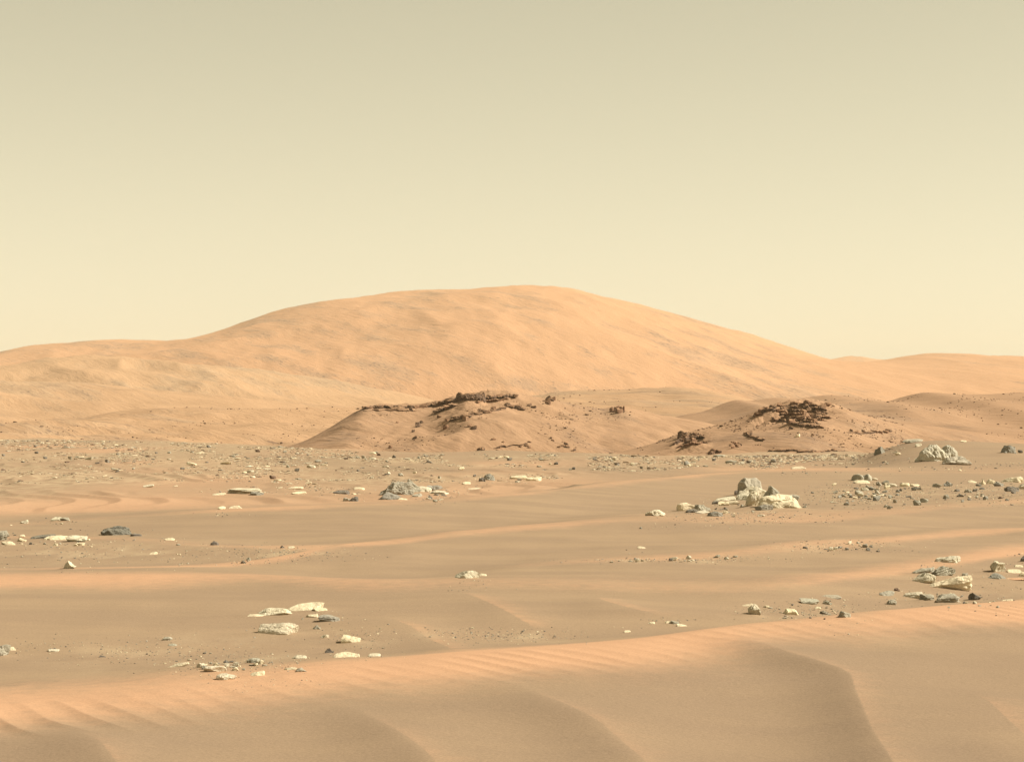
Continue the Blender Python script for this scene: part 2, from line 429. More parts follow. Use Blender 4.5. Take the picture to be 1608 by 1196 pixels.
M_HILL = hill_material('far_hill_dust', (.428, .242, .131), (.295, .188, .117), (.465, .285, .162), (26, 5, 2.0), 6.5, .85, .8)
M_HILLB = hill_material('side_hill_dust', (.385, .238, .132), (.285, .198, .124), (.43, .285, .165), (30, 6, 2.2), 6.5, .6, .7)
M_HILL2 = hill_material('foothill_dust', (.385, .238, .133), (.285, .196, .122), (.45, .30, .175), (18, 3.2, 1.0), 9, .7, .7, 12)
M_NEAR = hill_material('near_hill_dust', (.335, .205, .118), (.265, .172, .106), (.40, .255, .15), (7, 1.6, .42), 5, .8, .75, 20)
M_ROCK = rock_material('rock')
M_STONES = rock_material('stones', False)
M_CRAG = rock_material('crag', True, (.33, .195, .108), .45, .95)
M_RUBBLE = rock_material('rubble', False, (.31, .19, .108), .5, .8)

# ------------------------------------------------------------------ mesh helpers
def mesh_np(name, V, Fc, smooth=True):
    me = bpy.data.meshes.new(name)
    V = np.asarray(V, np.float32); Fc = np.asarray(Fc, np.int32)
    n = Fc.shape[1]
    me.vertices.add(len(V)); me.vertices.foreach_set('co', V.ravel())
    me.loops.add(Fc.size); me.loops.foreach_set('vertex_index', Fc.ravel())
    me.polygons.add(len(Fc)); me.polygons.foreach_set('loop_start', np.arange(0, Fc.size, n, dtype=np.int32))
    me.polygons.foreach_set('loop_total', np.full(len(Fc), n, np.int32))
    me.polygons.foreach_set('use_smooth', np.full(len(Fc), smooth))
    me.update(calc_edges=True)
    return me
def grid_faces(nr, nc):
    i = np.arange(nr - 1)[:, None] * nc + np.arange(nc - 1)[None, :]
    return np.stack((i, i + 1, i + nc + 1, i + nc), -1).reshape(-1, 4)
def link(name, me, m, parent=None, loc=None):
    o = bpy.data.objects.new(name, me)
    if m is not None and me is not None and not me.materials:
        me.materials.append(m)
    COL.objects.link(o)
    if parent is not None: o.parent = parent
    if loc is not None: o.location = loc
    return o
def tag(o, label=None, cat=None, group=None, kind=None):
    for k, v in (('label', label), ('category', cat), ('group', group), ('kind', kind)):
        if v: o[k] = v
    return o

# ------------------------------------------------------------------ ground sheet
def build_ground():
    cols = np.concatenate((np.linspace(-1500, -120, 60)[:-1], np.linspace(-120, 1728, 760), np.linspace(1728, 3108, 60)[1:]))
    rows = np.concatenate((np.linspace(1 / 3.0, 1 / 13.2, 45)[:-1], np.linspace(1 / 13.2, 1 / 260.0, 820), 1 / np.geomspace(270, 4900, 50)))
    Y = (1 / rows)[:, None] * np.ones(len(cols))[None, :]
    X = (cols[None, :] - CX) / F * Y
    x, y = X.ravel(), Y.ravel()
    z, dust = ground_z(x, y, True, True)
    p = CX + F * x / y
    row = Y0 + F * (CAMZ - z) / y
    d4 = crest_depth('c4', p)
    # where gravel and bedrock show through the sand
    grav = sstep(1.25, 1.6, y / d4) * sstep(-.45, .25, fbm2(x / 9, y / 25, 3, 71)) * .8
    def patch(px, py, sx, sy, s):
        return s * np.exp(-((p - px) / sx) ** 2 - ((row - py) / sy) ** 2) * sstep(-.6, .4, fbm2(x / .5, y / 1.4, 3, 72))
    for a in ((300, 1030, 200, 26, .55), (110, 868, 330, 14, .6), (470, 872, 120, 9, .7), (780, 997, 110, 9, .8), (1380, 778, 110, 16, .8), (1560, 775, 90, 16, .6), (1060, 880, 110, 5, .9), (1340, 858, 110, 10, .6), (1220, 805, 90, 9, .5), (1270, 960, 90, 12, .6), (570, 1000, 60, 15, .5), (1540, 930, 90, 14, .4)):
        grav = np.maximum(grav, patch(*a))
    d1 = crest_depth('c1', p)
    flank_tone = .6 * (1 - sstep(.86, .97, y / d1)) * (.75 + .35 * fbm2(x / 1.2, y / 2.5, 3, 85))  # strength of the darker tone below the nearest dune's crest
    V = np.stack((x, y, z), -1)
    me = mesh_np('ground', V, grid_faces(len(rows), len(cols)))
    for nm, arr in (('dust', dust), ('gravel', grav), ('flank_tone', np.clip(flank_tone, 0, 1))):
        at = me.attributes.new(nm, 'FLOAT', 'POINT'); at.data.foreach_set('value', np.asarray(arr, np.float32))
    tag(link('ground', me, M_SAND), kind='structure')
build_ground()

def build_hill(key, nx, ny, m):
    h = HILLS[key]
    half = .42 * h.Yb
    x0 = max(h.X.min(), -half); x1 = min(h.X.max(), half)
    xs = np.linspace(x0, x1, nx)
    t = np.linspace(0, 1, ny)
    ys = h.Yf + (h.Yb - h.Yf) * t
    Xg, Yg = np.meshgrid(xs, ys)
    if h.radial: Xg = Xg * Yg / h.Yr
    z = h.z(Xg.ravel(), Yg.ravel())
    me = mesh_np(h.name, np.stack((Xg.ravel(), Yg.ravel(), z), -1), grid_faces(ny, nx))
    tag(link(h.name, me, m), kind='structure')
build_hill('main', 860, 290, M_HILL)
build_hill('left', 420, 150, M_HILLB)
build_hill('far', 80, 30, M_HILL)
build_hill('foot', 320, 110, M_HILL2)
build_hill('low', 380, 160, M_HILL2)
build_hill('saddle', 260, 130, M_HILL2)
build_hill('back', 380, 170, M_NEAR)
build_hill('mesa', 460, 150, M_NEAR)
build_hill('knob', 460, 150, M_NEAR)

# ------------------------------------------------------------------ rocks
def ico(sub):
    bm = bmesh.new(); bmesh.ops.create_icosphere(bm, subdivisions=sub, radius=1.0)
    bm.verts.ensure_lookup_table()
    V = np.array([v.co[:] for v in bm.verts]); Fc = np.array([[v.index for v in f.verts] for f in bm.faces]); bm.free()
    return V, Fc
ICO = {s: ico(s) for s in (1, 2, 3, 4, 5)}

def rock_verts(seed, shape, sub=4, tilt=0.0, tilt_x=0.0, pre=None):
    """unit rock: x and y in -.5..+.5, z in 0..1; shapes: boulder, block, slab, layered, wedge, dome, plate"""
    rng = np.random.default_rng(seed)
    V, Fc = ICO[sub]
    V = V.copy()
    box = dict(loaf=.6, boulder=.85, block=.55, slab=.55, layered=.6, wedge=.7, dome=.8, plate=.6)[shape]
    V = np.sign(V) * np.abs(V) ** box
    ncut = dict(loaf=6, boulder=11, block=11, slab=9, layered=8, wedge=10, dome=4, plate=8)[shape]
    for k in range(ncut):
        n = rng.normal(size=3)
        if shape in ('slab', 'plate', 'layered'): n[2] *= .45
        n /= np.linalg.norm(n); c = rng.uniform(.55, .95) * (.85 if shape in ('block', 'wedge') else 1)
        d = V @ n - c
        V = V - np.where(d > 0, d * .93, 0)[:, None] * n
    if shape == 'wedge':
        V[:, 2] = np.where(V[:, 2] > 0, V[:, 2] * (.35 + .65 * np.clip(1 - np.abs(V[:, 0] + .25) * 1.1, 0, 1)), V[:, 2])
        V[:, :2] *= (1 - .35 * np.clip(V[:, 2], 0, 1))[:, None]
    if shape in ('slab', 'plate', 'layered'): thin = np.array((1, .8, .36 if shape != 'plate' else .2))
    else: thin = np.array((1, .8, .8))
    V = V * thin
    off = rng.uniform(-50, 50, 3)
    rad = V / np.maximum(np.linalg.norm(V, axis=1), .2)[:, None]
    amp = dict(loaf=.06, boulder=.13, block=.10, slab=.07, layered=.07, wedge=.08, dome=.09, plate=.05)[shape]
    V = V + rad * (amp * fbm3(V * 1.7 + off, 3, seed) + amp * .5 * fbm3(V * 5.0 + off, 4, seed + 3, .62))[:, None]
    if shape in ('boulder', 'block', 'slab', 'wedge'):       # joints across the rock
        for k in range(2):
            n = rng.normal(size=3); n[2] *= .5; n /= np.linalg.norm(n)
            d = V @ n - rng.uniform(-.35, .35) + .06 * noise3(V[:, 0] * 3, V[:, 1] * 3, V[:, 2] * 3, seed + k)
            V = V - rad * (.08 * np.exp(-(d / .05) ** 2))[:, None] + (.035 * rng.uniform(-1, 1) * np.tanh(d / .03))[:, None] * n
    if shape in ('layered', 'slab', 'block'):
        nl = {'layered': 8.0, 'slab': 5.0, 'block': 3.5}[shape]
        zz = V[:, 2] * nl + .5 * noise3(V[:, 0] * 1.3 + off[0], V[:, 1] * 1.3 + off[1], V[:, 2] * 0, seed)
        i = np.floor(zz); f = zz - i
        r0 = _hash(i, i * 0, i * 0, seed + 5); groove = np.exp(-((f - .5) / .17) ** 2)
        s = {'layered': .11, 'slab': .035, 'block': .02}[shape]
        V[:, :2] = V[:, :2] * (1 + s * r0 - s * 1.1 * groove)[:, None]
    if pre is not None: V = pre(V)
    c, s = math.cos(tilt), math.sin(tilt)
    V = np.stack((V[:, 0] * c - V[:, 2] * s, V[:, 1], V[:, 0] * s + V[:, 2] * c), -1)
    c, s = math.cos(tilt_x), math.sin(tilt_x)
    V = np.stack((V[:, 0], V[:, 1] * c - V[:, 2] * s, V[:, 1] * s + V[:, 2] * c), -1)
    lo = V.min(0); hi = V.max(0)
    V = (V - lo) / (hi - lo); V[:, :2] -= .5
    return V, Fc

C_PALE = (.60, .53, .38); C_CREAM = (.68, .58, .385); C_GREY = (.37, .335, .25); C_DARK = (.19, .165, .13); C_BLUE = (.285, .262, .208); C_RED = (.16, .105, .07)
DRIFTS = []
def rock(label, px, row, w, h, shape, color, tilt=0, depth=.75, seed=None, sub=4, sink=.35, rz=None, tx=0, cat='rock', name='rock', group=None, up=0.0, back=0.0, pre=None, smooth=None):
    """one rock whose foot shows at picture point (px,row), w x h picture pixels large; up: metres it rests above the sand"""
    g = hit(px, row, ymin=10)
    X, Y = g
    Y = Y + back
    s = Y / F
    W, Hh = w * s, h * s
    D = W * depth
    if seed is None: seed = int(px * 7 + row * 13) % 99991
    V, Fc = rock_verts(seed, shape, sub, radians(tilt), radians(tx + {'plate': 14, 'slab': 14, 'layered': 8, 'block': 6}.get(shape, 0)), pre)
    V = V * np.array((W, D, Hh * (1 + sink)))
    V[:, 2] -= Hh * sink
    Yc = Y + D * .42
    Xc = (px - CX) / F * Yc
    zg = float(ground_z(np.array([Xc]), np.array([Yc]), True)[0])
    zf = float(ground_z(np.array([X]), np.array([Y]), True)[0])
    me = mesh_np(name, V, Fc, smooth=(shape == 'dome') if smooth is None else smooth)
    o = link(name, me, M_ROCK, loc=(Xc, Yc, min(zg, zf + .6 * Hh) if up == 0 else zf + up))
    rr = np.random.default_rng(seed + 1)
    o.color = tuple(np.array(color) * rr.uniform(.9, 1.1) * rr.uniform(.985, 1.015, 3)) + (1,)
    if rz is not None: o.rotation_euler[2] = radians(rz)
    tag(o, label, cat, group)
    DRIFTS.append((Xc, Yc, W, D, Hh))
    return o

# ---- the rocks one can tell apart -------------------------------------------------------------
R = rock
# by the foreground crest
R('large pale loaf-shaped boulder with a flat top half buried in sand', 437, 1000, 64, 20, 'loaf', C_PALE, -3, .6, 11, 5)
R('broad bright cream slab lying behind the pale loaf-shaped boulder', 480, 963, 58, 12, 'plate', C_CREAM, 6, .9)
R('small bright cream slab at the end of the broad cream slab', 503, 964, 22, 7, 'plate', C_CREAM, -8, .8)
R('tongue of pale grey rock with a dark hollow under its tip', 428, 970, 62, 12, 'slab', C_PALE, 10, .5)
R('long low cream sliver trailing off the pale grey rock tongue', 402, 971, 28, 4, 'plate', C_CREAM, 5, .5)
R('dark grey layered slab with a hollow, beyond the loaf-shaped boulder', 517, 980, 34, 11, 'layered', C_BLUE, -6, .7)
R('thin bright chip between the broad cream slab and the hollow grey slab', 490, 973, 20, 5, 'plate', C_CREAM)
R('small grey stone just past the end of the loaf-shaped boulder', 497, 991, 13, 7, 'wedge', C_GREY)
R('small pale stone halfway between the loaf-shaped boulder and the pitted slab', 510, 1003, 13, 6, 'block', C_PALE)
R('pitted pale flat slab at the far end of the loaf-shaped boulder cluster', 551, 1009, 32, 13, 'slab', C_CREAM, -5, .8)
R('small dark angular stone standing near the pale flat plates', 517, 1022, 14, 9, 'wedge', C_DARK)
R('wide bright flat plate just in front of the small dark angular stone', 544, 1034, 42, 9, 'plate', C_CREAM, 4, .8)
R('thin pale sliver lying alone in front of the loaf-shaped boulder', 470, 1031, 24, 6, 'plate', C_PALE, 6, .6)
R('lone pale flat stone at the edge of the sand near the wide bright plate', 588, 1028, 20, 5, 'plate', C_PALE)
# small cluster towards the viewer
R('pale loaf-shaped stone with a dark end in the near stone cluster', 338, 1060, 36, 10, 'loaf', C_PALE, 3, .6)
R('grey pale stone nearest the foreground crest in the near stone cluster', 355, 1071, 32, 11, 'boulder', C_PALE, -10, .6)
R('round pale stone with a dark side at the edge of the near cluster', 316, 1054, 15, 9, 'boulder', C_PALE)
R('small pointed cream stone behind the pale loaf-shaped stone', 339, 1050, 12, 6, 'wedge', C_CREAM)
R('flat cream stone apart from the near cluster, close to the crest', 404, 1065, 23, 8, 'plate', C_CREAM, 5, .8)
R('long cream sliver rising out of the sand beside the near cluster', 280, 1051, 34, 8, 'plate', C_CREAM, 14, .35)
R('grey stone with a dark hollow at the back of the near cluster', 398, 1043, 22, 9, 'boulder', C_GREY)
R('small dark stone at the back middle of the near cluster', 356, 1042, 11, 6, 'wedge', C_DARK)
R('tiny dark chip behind the small dark stone in the near cluster', 363, 1039, 7, 4, 'block', C_DARK)
R('pale bar-like sliver beside the grey wedge at the foreground crest', 456, 1057, 22, 5, 'plate', C_CREAM, 10, .4)
R('grey wedge touching the rippled crest of the foreground dune', 473, 1060, 20, 7, 'wedge', C_GREY, -10)
R('dark-ended pale chip on the sand left of the near cluster', 263, 1006, 15, 6, 'slab', C_GREY, 4)
R('pair of low grey chips just in front of the dark-ended chip', 271, 1014, 15, 4, 'slab', C_GREY)
R('small flat dark stone alone on open sand far from any cluster', 161, 1033, 11, 4, 'wedge', C_DARK)
R('dark boulder cut off by the left edge of the view', -4, 1032, 40, 20, 'boulder', C_GREY, 12)
R('pale chip touching the dark boulder at the left edge', 18, 1021, 16, 6, 'slab', C_CREAM, 4)
R('low pale plate on the sand between the edge boulder and the flat dark stone', 84, 1024, 20, 4, 'plate', C_PALE)
# terrace on the left
R('small pale pyramid-shaped boulder alone on the gravelly terrace', 110, 893, 20, 14, 'wedge', C_PALE, 0, .8, 5, 4)
R('dark jagged boulder with a pale crust crowning the gravelly terrace', 182, 841, 50, 17, 'boulder', (.17, .155, .125), 8, .6, 9, 5)
R('low dark stones trailing from the dark jagged boulder', 214, 842, 18, 5, 'layered', C_DARK, -8)
R('dark tilted slab lying on a pale slab on the terrace', 67, 847, 40, 9, 'slab', (.19, .172, .138), 12, .5)
R('pale slab under the end of the dark tilted slab', 88, 848, 40, 8, 'plate', C_CREAM, 7, .6)
R('lumpy pale rock between the pale slab and the dark jagged boulder', 121, 851, 36, 11, 'layered', C_PALE, -4, .7)
R('small cream stone in front of the lumpy pale rock', 127, 857, 13, 5, 'block', C_CREAM)
R('banded grey rock cut off by the left edge on the terrace', 2, 850, 26, 18, 'layered', C_GREY, 4)
R('cream plate in front of the banded rock at the left edge', 13, 857, 24, 6, 'plate', C_CREAM)
R('small cream wedge between the banded edge rock and the dark tilted slab', 34, 850, 15, 7, 'wedge', C_CREAM)
R('tiny cream chip behind the small cream wedge on the terrace', 35, 842, 9, 4, 'plate', C_CREAM)
R('tiny cream chip below the pale slab on the terrace', 87, 858, 8, 5, 'block', C_CREAM)
R('pale and grey flat rock on the dune crest above the terrace', 90, 817, 20, 7, 'slab', C_PALE, 3)
R('grey slab touching the pale flat rock on the dune crest', 103, 817, 17, 6, 'slab', C_GREY, -4)
R('small pale stone on the dune crest near the left edge', 38, 820, 13, 6, 'boulder', C_PALE)
R('cream plate lying on bare terrace sand', 241, 870, 13, 4, 'plate', C_CREAM)
R('thin cream sliver on the terrace rim past the dark jagged boulder', 266, 849, 17, 4, 'plate', C_CREAM)
R('small dark wedge on the terrace rim', 337, 857, 13, 8, 'wedge', C_DARK)
R('small dark stone on the terrace rim beside a cream chip', 444, 862, 9, 5, 'wedge', C_DARK)
R('cream chip on the terrace rim beside a small dark stone', 458, 862, 12, 4, 'plate', C_CREAM)
R('small dark stone at the orange foot of the terrace', 382, 884, 9, 5, 'wedge', C_DARK)
R('small grey stone just behind the dark stone at the terrace foot', 390, 880, 8, 6, 'block', C_GREY)
R('short cream bar on the dune flank, smaller of a pair', 348, 799, 12, 5, 'plate', C_CREAM)
R('long cream bar on the dune flank, larger of a pair', 370, 798, 22, 5, 'plate', C_CREAM, 3, .5)
# the big grey boulder group in the middle
R('big grey boulder with a dark rounded end behind the long dune', 622, 781, 60, 24, 'boulder', C_GREY, 4, .6, 21, 5)
R('peaked grey rock rising behind the big grey boulder', 644, 776, 34, 24, 'wedge', C_GREY, 0, .6, 23, 4)
R('angular grey rock leaning at the foot of the big grey boulder', 612, 787, 38, 14, 'wedge', C_BLUE, 4, .7, 33)
R('overhanging pale ledge at the end of the peaked grey rock', 664, 775, 28, 11, 'slab', C_PALE, -10, .7)
R('dark-topped grey rock beyond the overhanging pale ledge', 682, 770, 24, 9, 'block', C_BLUE, -8)
R('low broken pale slab in front of the dark-topped grey rock', 688, 777, 34, 7, 'layered', C_PALE, -3)
R('bright cream plate at the foot of the angular grey rock', 630, 786, 20, 4, 'plate', C_CREAM)
R('small grey stone between the pale ledge and the long dune', 655, 782, 16, 7, 'block', C_GREY)
R('low dark slab lying clear of the big grey boulder', 536, 777, 28, 7, 'slab', C_DARK, 4)
R('small dark and pale stones in front of the low dark slab', 545, 788, 14, 6, 'block', C_GREY)
R('round dark stone beside the long shadow of the big grey boulder', 556, 788, 14, 8, 'boulder', C_DARK)
R('thin cream bar behind the low dark slab', 564, 770, 18, 4, 'plate', C_CREAM)
R('wide pale layered outcrop slab low on the sand behind the dune', 386, 777, 64, 10, 'layered', C_PALE, 0, .6, 51, 5)
R('small grey slab at the shaded end of the wide layered slab', 404, 778, 22, 6, 'slab', C_BLUE, 5)
R('long cream sliver behind the wide layered slab', 463, 768, 28, 4, 'plate', C_CREAM, 6, .4)
R('low tan plate in front of the long cream sliver', 470, 775, 24, 4, 'plate', C_CREAM)
R('pointed cream sliver trailing from the wide layered slab', 344, 778, 22, 4, 'plate', C_CREAM, 5)
R('round greenish grey boulder on the plain beside two cream slabs', 768, 756, 19, 13, 'boulder', C_BLUE, -8, .8, 61)
R('small dark stone against the round greenish grey boulder', 757, 758, 11, 8, 'boulder', C_DARK)
R('arched cream slab next to the round greenish boulder', 814, 753, 32, 7, 'slab', C_CREAM, 6, .5)
R('cream block with a dark end beyond the arched cream slab', 838, 756, 26, 8, 'block', C_CREAM, 2, .6)
R('curved cream chip in front of the round greenish boulder', 732, 761, 14, 4, 'plate', C_CREAM)
R('thin cream bar on the crest in front of the greenish boulder', 745, 767, 20, 3, 'plate', C_CREAM)
R('pale domed boulder half buried on the middle dune crest', 733, 911, 40, 14, 'loaf', C_PALE, 4, .6, 70, 5)
R('small cream chip beside the pale domed boulder', 758, 905, 13, 4, 'plate', C_CREAM)
R('lone cream chip on the wide dune flank in the middle', 1007, 862, 13, 4, 'plate', C_CREAM)
R('small cream pebble on open sand in front of the rippled crest', 985, 994, 11, 4, 'plate', C_CREAM)
# the stacked boulder group
R('low pale boulder at the end of the stacked boulder group', 1029, 811, 32, 12, 'boulder', C_PALE, 4, .7, 75)
R('cream block with a dark end resting beside a grey boulder', 1082, 803, 40, 15, 'loaf', C_CREAM, 5, .6, 81)
R('grey round boulder on a thin ledge next to the cream block', 1103, 805, 26, 13, 'boulder', C_GREY, 3, .7, 83)
R('dark lumpy stones between the cream block and the grey round boulder', 1086, 806, 20, 8, 'boulder', C_DARK)
R('thin pale ledge under the grey round boulder', 1102, 806, 28, 4, 'plate', C_PALE)
R('half buried grey stone nearest the dune in the stacked group', 1122, 812, 27, 9, 'boulder', C_BLUE, 6)
R('small cream stone behind the half buried grey stone', 1139, 807, 9, 6, 'block', C_CREAM)
R('tilted pale slab sloping up to the stacked boulders', 1140, 788, 34, 8, 'slab', C_PALE, 20, .5)
R('cream slab lower on the slope towards the stacked boulders', 1150, 793, 26, 7, 'slab', C_CREAM, 14, .5)
R('short dark slab at the start of the slope to the stacked boulders', 1124, 792, 14, 6, 'slab', C_DARK, 16)
R('cream stone with a dark side on the slope to the stacked boulders', 1136, 796, 18, 7, 'block', C_CREAM, 10)
R('small dark stone wedged beside the stacked boulders', 1157, 780, 9, 11, 'block', C_DARK)
R('bottom slab of the boulder stack, thick and tilted', 1170, 789, 30, 13, 'slab', C_PALE, 8, .8, 91, back=.2)
R('middle pale slab of the boulder stack', 1182, 787, 44, 22, 'slab', C_PALE, 8, .6, 95, 5, back=.9)
R('grey rounded boulder on top of the stack', 1178, 787, 40, 35, 'dome', C_GREY, 5, .7, 97, 5, back=1.15)
R('upright curved pale rock leaning against the boulder stack', 1182, 801, 24, 30, 'boulder', C_PALE, 0, .8, 99, 5, pre=lambda V: np.stack((V[:, 0] + .5 * V[:, 2] ** 2 + .22 * V[:, 2], V[:, 1], V[:, 2] * 1.3), -1))
R('huge pale slab slanting down from the boulder stack', 1224, 802, 68, 26, 'slab', C_CREAM, -14, .8, 102, 5, back=.1, tx=14)
R('grey block under the front of the huge pale slab', 1200, 803, 30, 11, 'block', C_BLUE, -4, .6, 103)
R('jagged grey rock behind the huge pale slab', 1211, 789, 32, 25, 'wedge', C_GREY, 6, .6, 105, back=.9)
R('far grey end rock beyond the huge pale slab', 1243, 790, 26, 13, 'block', C_GREY, -6, .7, 107, back=.5)
R('small tan stone on the sand below the huge pale slab', 1195, 810, 12, 4, 'boulder', C_PALE)
# the mound
R('boulder with a pale cap and dark side on the shaded slope of the mound', 1381, 716, 20, 15, 'block', C_BLUE, 8, .8, 111)
TAPER = lambda V: np.stack((V[:, 0] * (1 - .5 * np.clip(V[:, 2] + .2, 0, 1)) - .12 * V[:, 2], V[:, 1] * (1 - .4 * np.clip(V[:, 2], 0, 1)), V[:, 2] * 1.25), -1)
R('largest pale grey boulder sitting on the sandy mound', 1466, 729, 62, 31, 'boulder', (.47, .425, .325), 0, .6, 118, 5, pre=TAPER)
R('blunt grey boulder against the largest boulder on the mound', 1489, 724, 34, 24, 'boulder', (.43, .39, .30), 8, .7, 116, 5, pre=TAPER, back=.6)
R('lower pale boulder in front of the largest boulder on the mound', 1502, 731, 46, 16, 'boulder', (.45, .405, .31), -6, .6, 117, 5, back=-.5)
R('dark grey knobbly boulder with a shadow at the far side of the mound', 1583, 714, 25, 15, 'boulder', C_BLUE, 0, .8, 119)
R('small dark stone next to the dark knobbly boulder on the mound', 1602, 711, 8, 5, 'boulder', C_DARK)
R('grey slab on the ridge of the mound', 1433, 696, 34, 7, 'slab', C_GREY, 6, .7)
R('bright pale slab on the ridge of the mound behind the grey slab', 1457, 691, 30, 5, 'plate', C_CREAM, 3, .7)
R('small pale slab on the mound below the ridge slabs', 1442, 701, 11, 5, 'slab', C_PALE, 14)
R('small cream stone between the capped boulder and the largest boulder', 1410, 715, 10, 5, 'boulder', C_CREAM)
R('cream plate on the ridge of the mound behind the largest boulder', 1491, 691, 14, 4, 'plate', C_CREAM)
R('small cream plate farther along the ridge of the mound', 1513, 694, 10, 3, 'plate', C_CREAM)
# rubble field and its neighbours
R('smooth rounded boulder with a long shadow above the rubble field', 1347, 756, 20, 12, 'dome', C_GREY, 4, .8, 121)
R('overhanging twin of the smooth rounded boulder above the rubble', 1361, 755, 17, 11, 'dome', C_GREY, -6, .8, 123)
R('cream slab under the smooth rounded boulders', 1353, 759, 26, 5, 'plate', C_CREAM)
R('domed cream stone on sand beyond the rubble field', 1421, 764, 16, 6, 'dome', C_CREAM)
R('flat cream stone next to the domed cream stone', 1437, 764, 16, 4, 'plate', C_CREAM)
R('low pointed grey stone beside the grey pyramid stone', 1472, 765, 15, 6, 'wedge', C_GREY)
R('grey pyramid-shaped stone on the sand past the rubble field', 1489, 764, 16, 9, 'wedge', C_BLUE, 0, .8, 127)
R('cream slab lying before the cream blocks at the right', 1527, 758, 14, 4, 'plate', C_CREAM)
R('upright cream stone beside the big cream block', 1544, 761, 9, 8, 'wedge', C_CREAM)
R('big cream block in the row of rocks at the right edge', 1557, 761, 15, 9, 'block', C_CREAM, 6)
R('dark-sided rock in the row at the right edge', 1568, 765, 17, 9, 'wedge', C_BLUE, 8)
R('long cream slab topping the row of rocks at the right edge', 1590, 759, 34, 11, 'slab', C_CREAM, 10, .6, 131)
R('dark pitted rock in front of the long cream slab', 1589, 773, 24, 10, 'boulder', C_DARK)
R('pale rock at the right edge behind the dark pitted rock', 1606, 768, 18, 9, 'boulder', C_PALE)
R('grey stone with pale top in front of the cream blocks', 1520, 775, 13, 7, 'boulder', C_GREY)
R('dark triangular stone with a tiny cream chip', 1508, 780, 13, 6, 'wedge', C_DARK)
R('speckled grey stone in front of the grey pyramid-shaped stone', 1486, 783, 11, 8, 'boulder', C_GREY)
R('thin dark slab in the gravel before the cream blocks', 1542, 769, 9, 4, 'slab', C_DARK)
R('small rusty dark stone near the lower gravel edge at the right', 1571, 783, 8, 4, 'boulder', C_RED)
R('pale flat rock at the foot of the mound behind the stacked boulders', 1254, 737, 24, 5, 'plate', C_CREAM, 5, .6)
R('dark-speckled green grey stone on the plain behind the stacked boulders', 1214, 726, 10, 6, 'boulder', C_BLUE)
# right foreground group
R('long rimmed slab pointing up, farthest of the slab group at the right', 1486, 886, 46, 12, 'slab', C_PALE, 14, .5, 141, 5)
R('banded rock with three clear layers in the slab group', 1483, 908, 35, 18, 'layered', C_GREY, 10, .7, 143, 5)
R('wedge-shaped grey slab with a dark underside in the slab group', 1450, 905, 38, 13, 'layered', C_GREY, 12, .7, 145)
R('pale block with a dark broken face in the slab group', 1447, 918, 42, 17, 'slab', C_PALE, 16, .7, 149)
R('big pale elongated boulder rising at one end in the slab group', 1491, 928, 68, 25, 'slab', C_CREAM, 17, .5, 152, 5)
R('round grey knob at the raised end of the big elongated boulder', 1516, 919, 15, 17, 'boulder', C_GREY, 0, .8, back=.2)
R('low long grey rock in front of the big elongated boulder', 1486, 947, 44, 16, 'layered', C_GREY, 4, .6, 153, 5)
R('dark cracked end piece of the low long grey rock', 1456, 946, 23, 14, 'layered', C_GREY, 0, .9, 155)
R('pale tilted slab beside the low long grey rock', 1434, 940, 36, 11, 'slab', C_PALE, 14, .6)
R('dark angular boulder standing clear of the slab group', 1531, 942, 22, 14, 'wedge', C_DARK, 0, .9, 161)
R('grey flat slab at the near side of the slab group', 1392, 937, 26, 9, 'slab', C_GREY, 6)
R('small reddish dark stone above the grey flat slab', 1408, 929, 10, 6, 'block', C_RED)
R('small grey stone in front of the grey flat slab', 1400, 950, 16, 9, 'boulder', C_GREY)
R('upright knobbly cream boulder near the right edge', 1566, 903, 24, 21, 'block', C_PALE, 20, .9, 166, 5)
R('grey slab with a black shaded end below the knobbly boulder', 1564, 911, 32, 10, 'slab', C_BLUE, 8, .6, 167)
R('dark rock cut off by the right edge of the view', 1608, 884, 12, 11, 'boulder', C_DARK)
R('bright flat ledge beside the knobbly boulder at the right edge', 1593, 902, 24, 6, 'plate', C_CREAM)
R('cream rock cut off by the right edge beside the bright ledge', 1608, 907, 16, 8, 'boulder', C_CREAM)
R('thin orange plate of rock under the grey slab with the black end', 1594, 912, 32, 3, 'plate', DUST)
R('pale chip on the sand at the right edge behind the bright ledge', 1600, 892, 14, 4, 'plate', C_CREAM)
R('small dark chip high on the sand at the right edge', 1600, 871, 6, 3, 'wedge', C_DARK)
R('long cream sliver on the sand below the dark angular boulder', 1582, 943, 18, 4, 'plate', C_CREAM, 8, .4)
# stones before the rippled crest
R('upright pale stone with a pointed top and a dark side', 1184, 968, 20, 19, 'wedge', C_PALE, 0, .9, 171, 4)
R('thin pale slab leaning behind the upright pointed stone', 1175, 953, 22, 5, 'plate', C_CREAM, 18, .4, back=.15)
R('small cream pebble past the upright pointed stone', 1204, 952, 10, 4, 'boulder', C_CREAM)
R('flat cream stone ringed by gravel near the rippled crest', 1241, 966, 26, 10, 'slab', C_CREAM, 2, .8, 173)
R('pair of grey slabs lying edge on behind the gravel-ringed stone', 1271, 948, 32, 9, 'slab', C_GREY, -6, .7)
R('grey stone under the thin plates near the grey slabs', 1299, 948, 15, 7, 'boulder', C_GREY)
R('row of thin grey plates on the sand rim', 1304, 938, 34, 4, 'plate', C_GREY)
R('small dark stone between the gravel-ringed stone and the grey triangle', 1294, 964, 14, 6, 'boulder', C_DARK)
R('grey triangular stone at the edge of the rippled crest', 1326, 970, 22, 11, 'wedge', C_GREY, 8)
R('cream chip behind the small dark stone near the rippled crest', 1284, 955, 10, 4, 'plate', C_CREAM)
R('grey flat chip in the middle of three on the dune rim', 1060, 982, 14, 6, 'slab', C_GREY, -6)
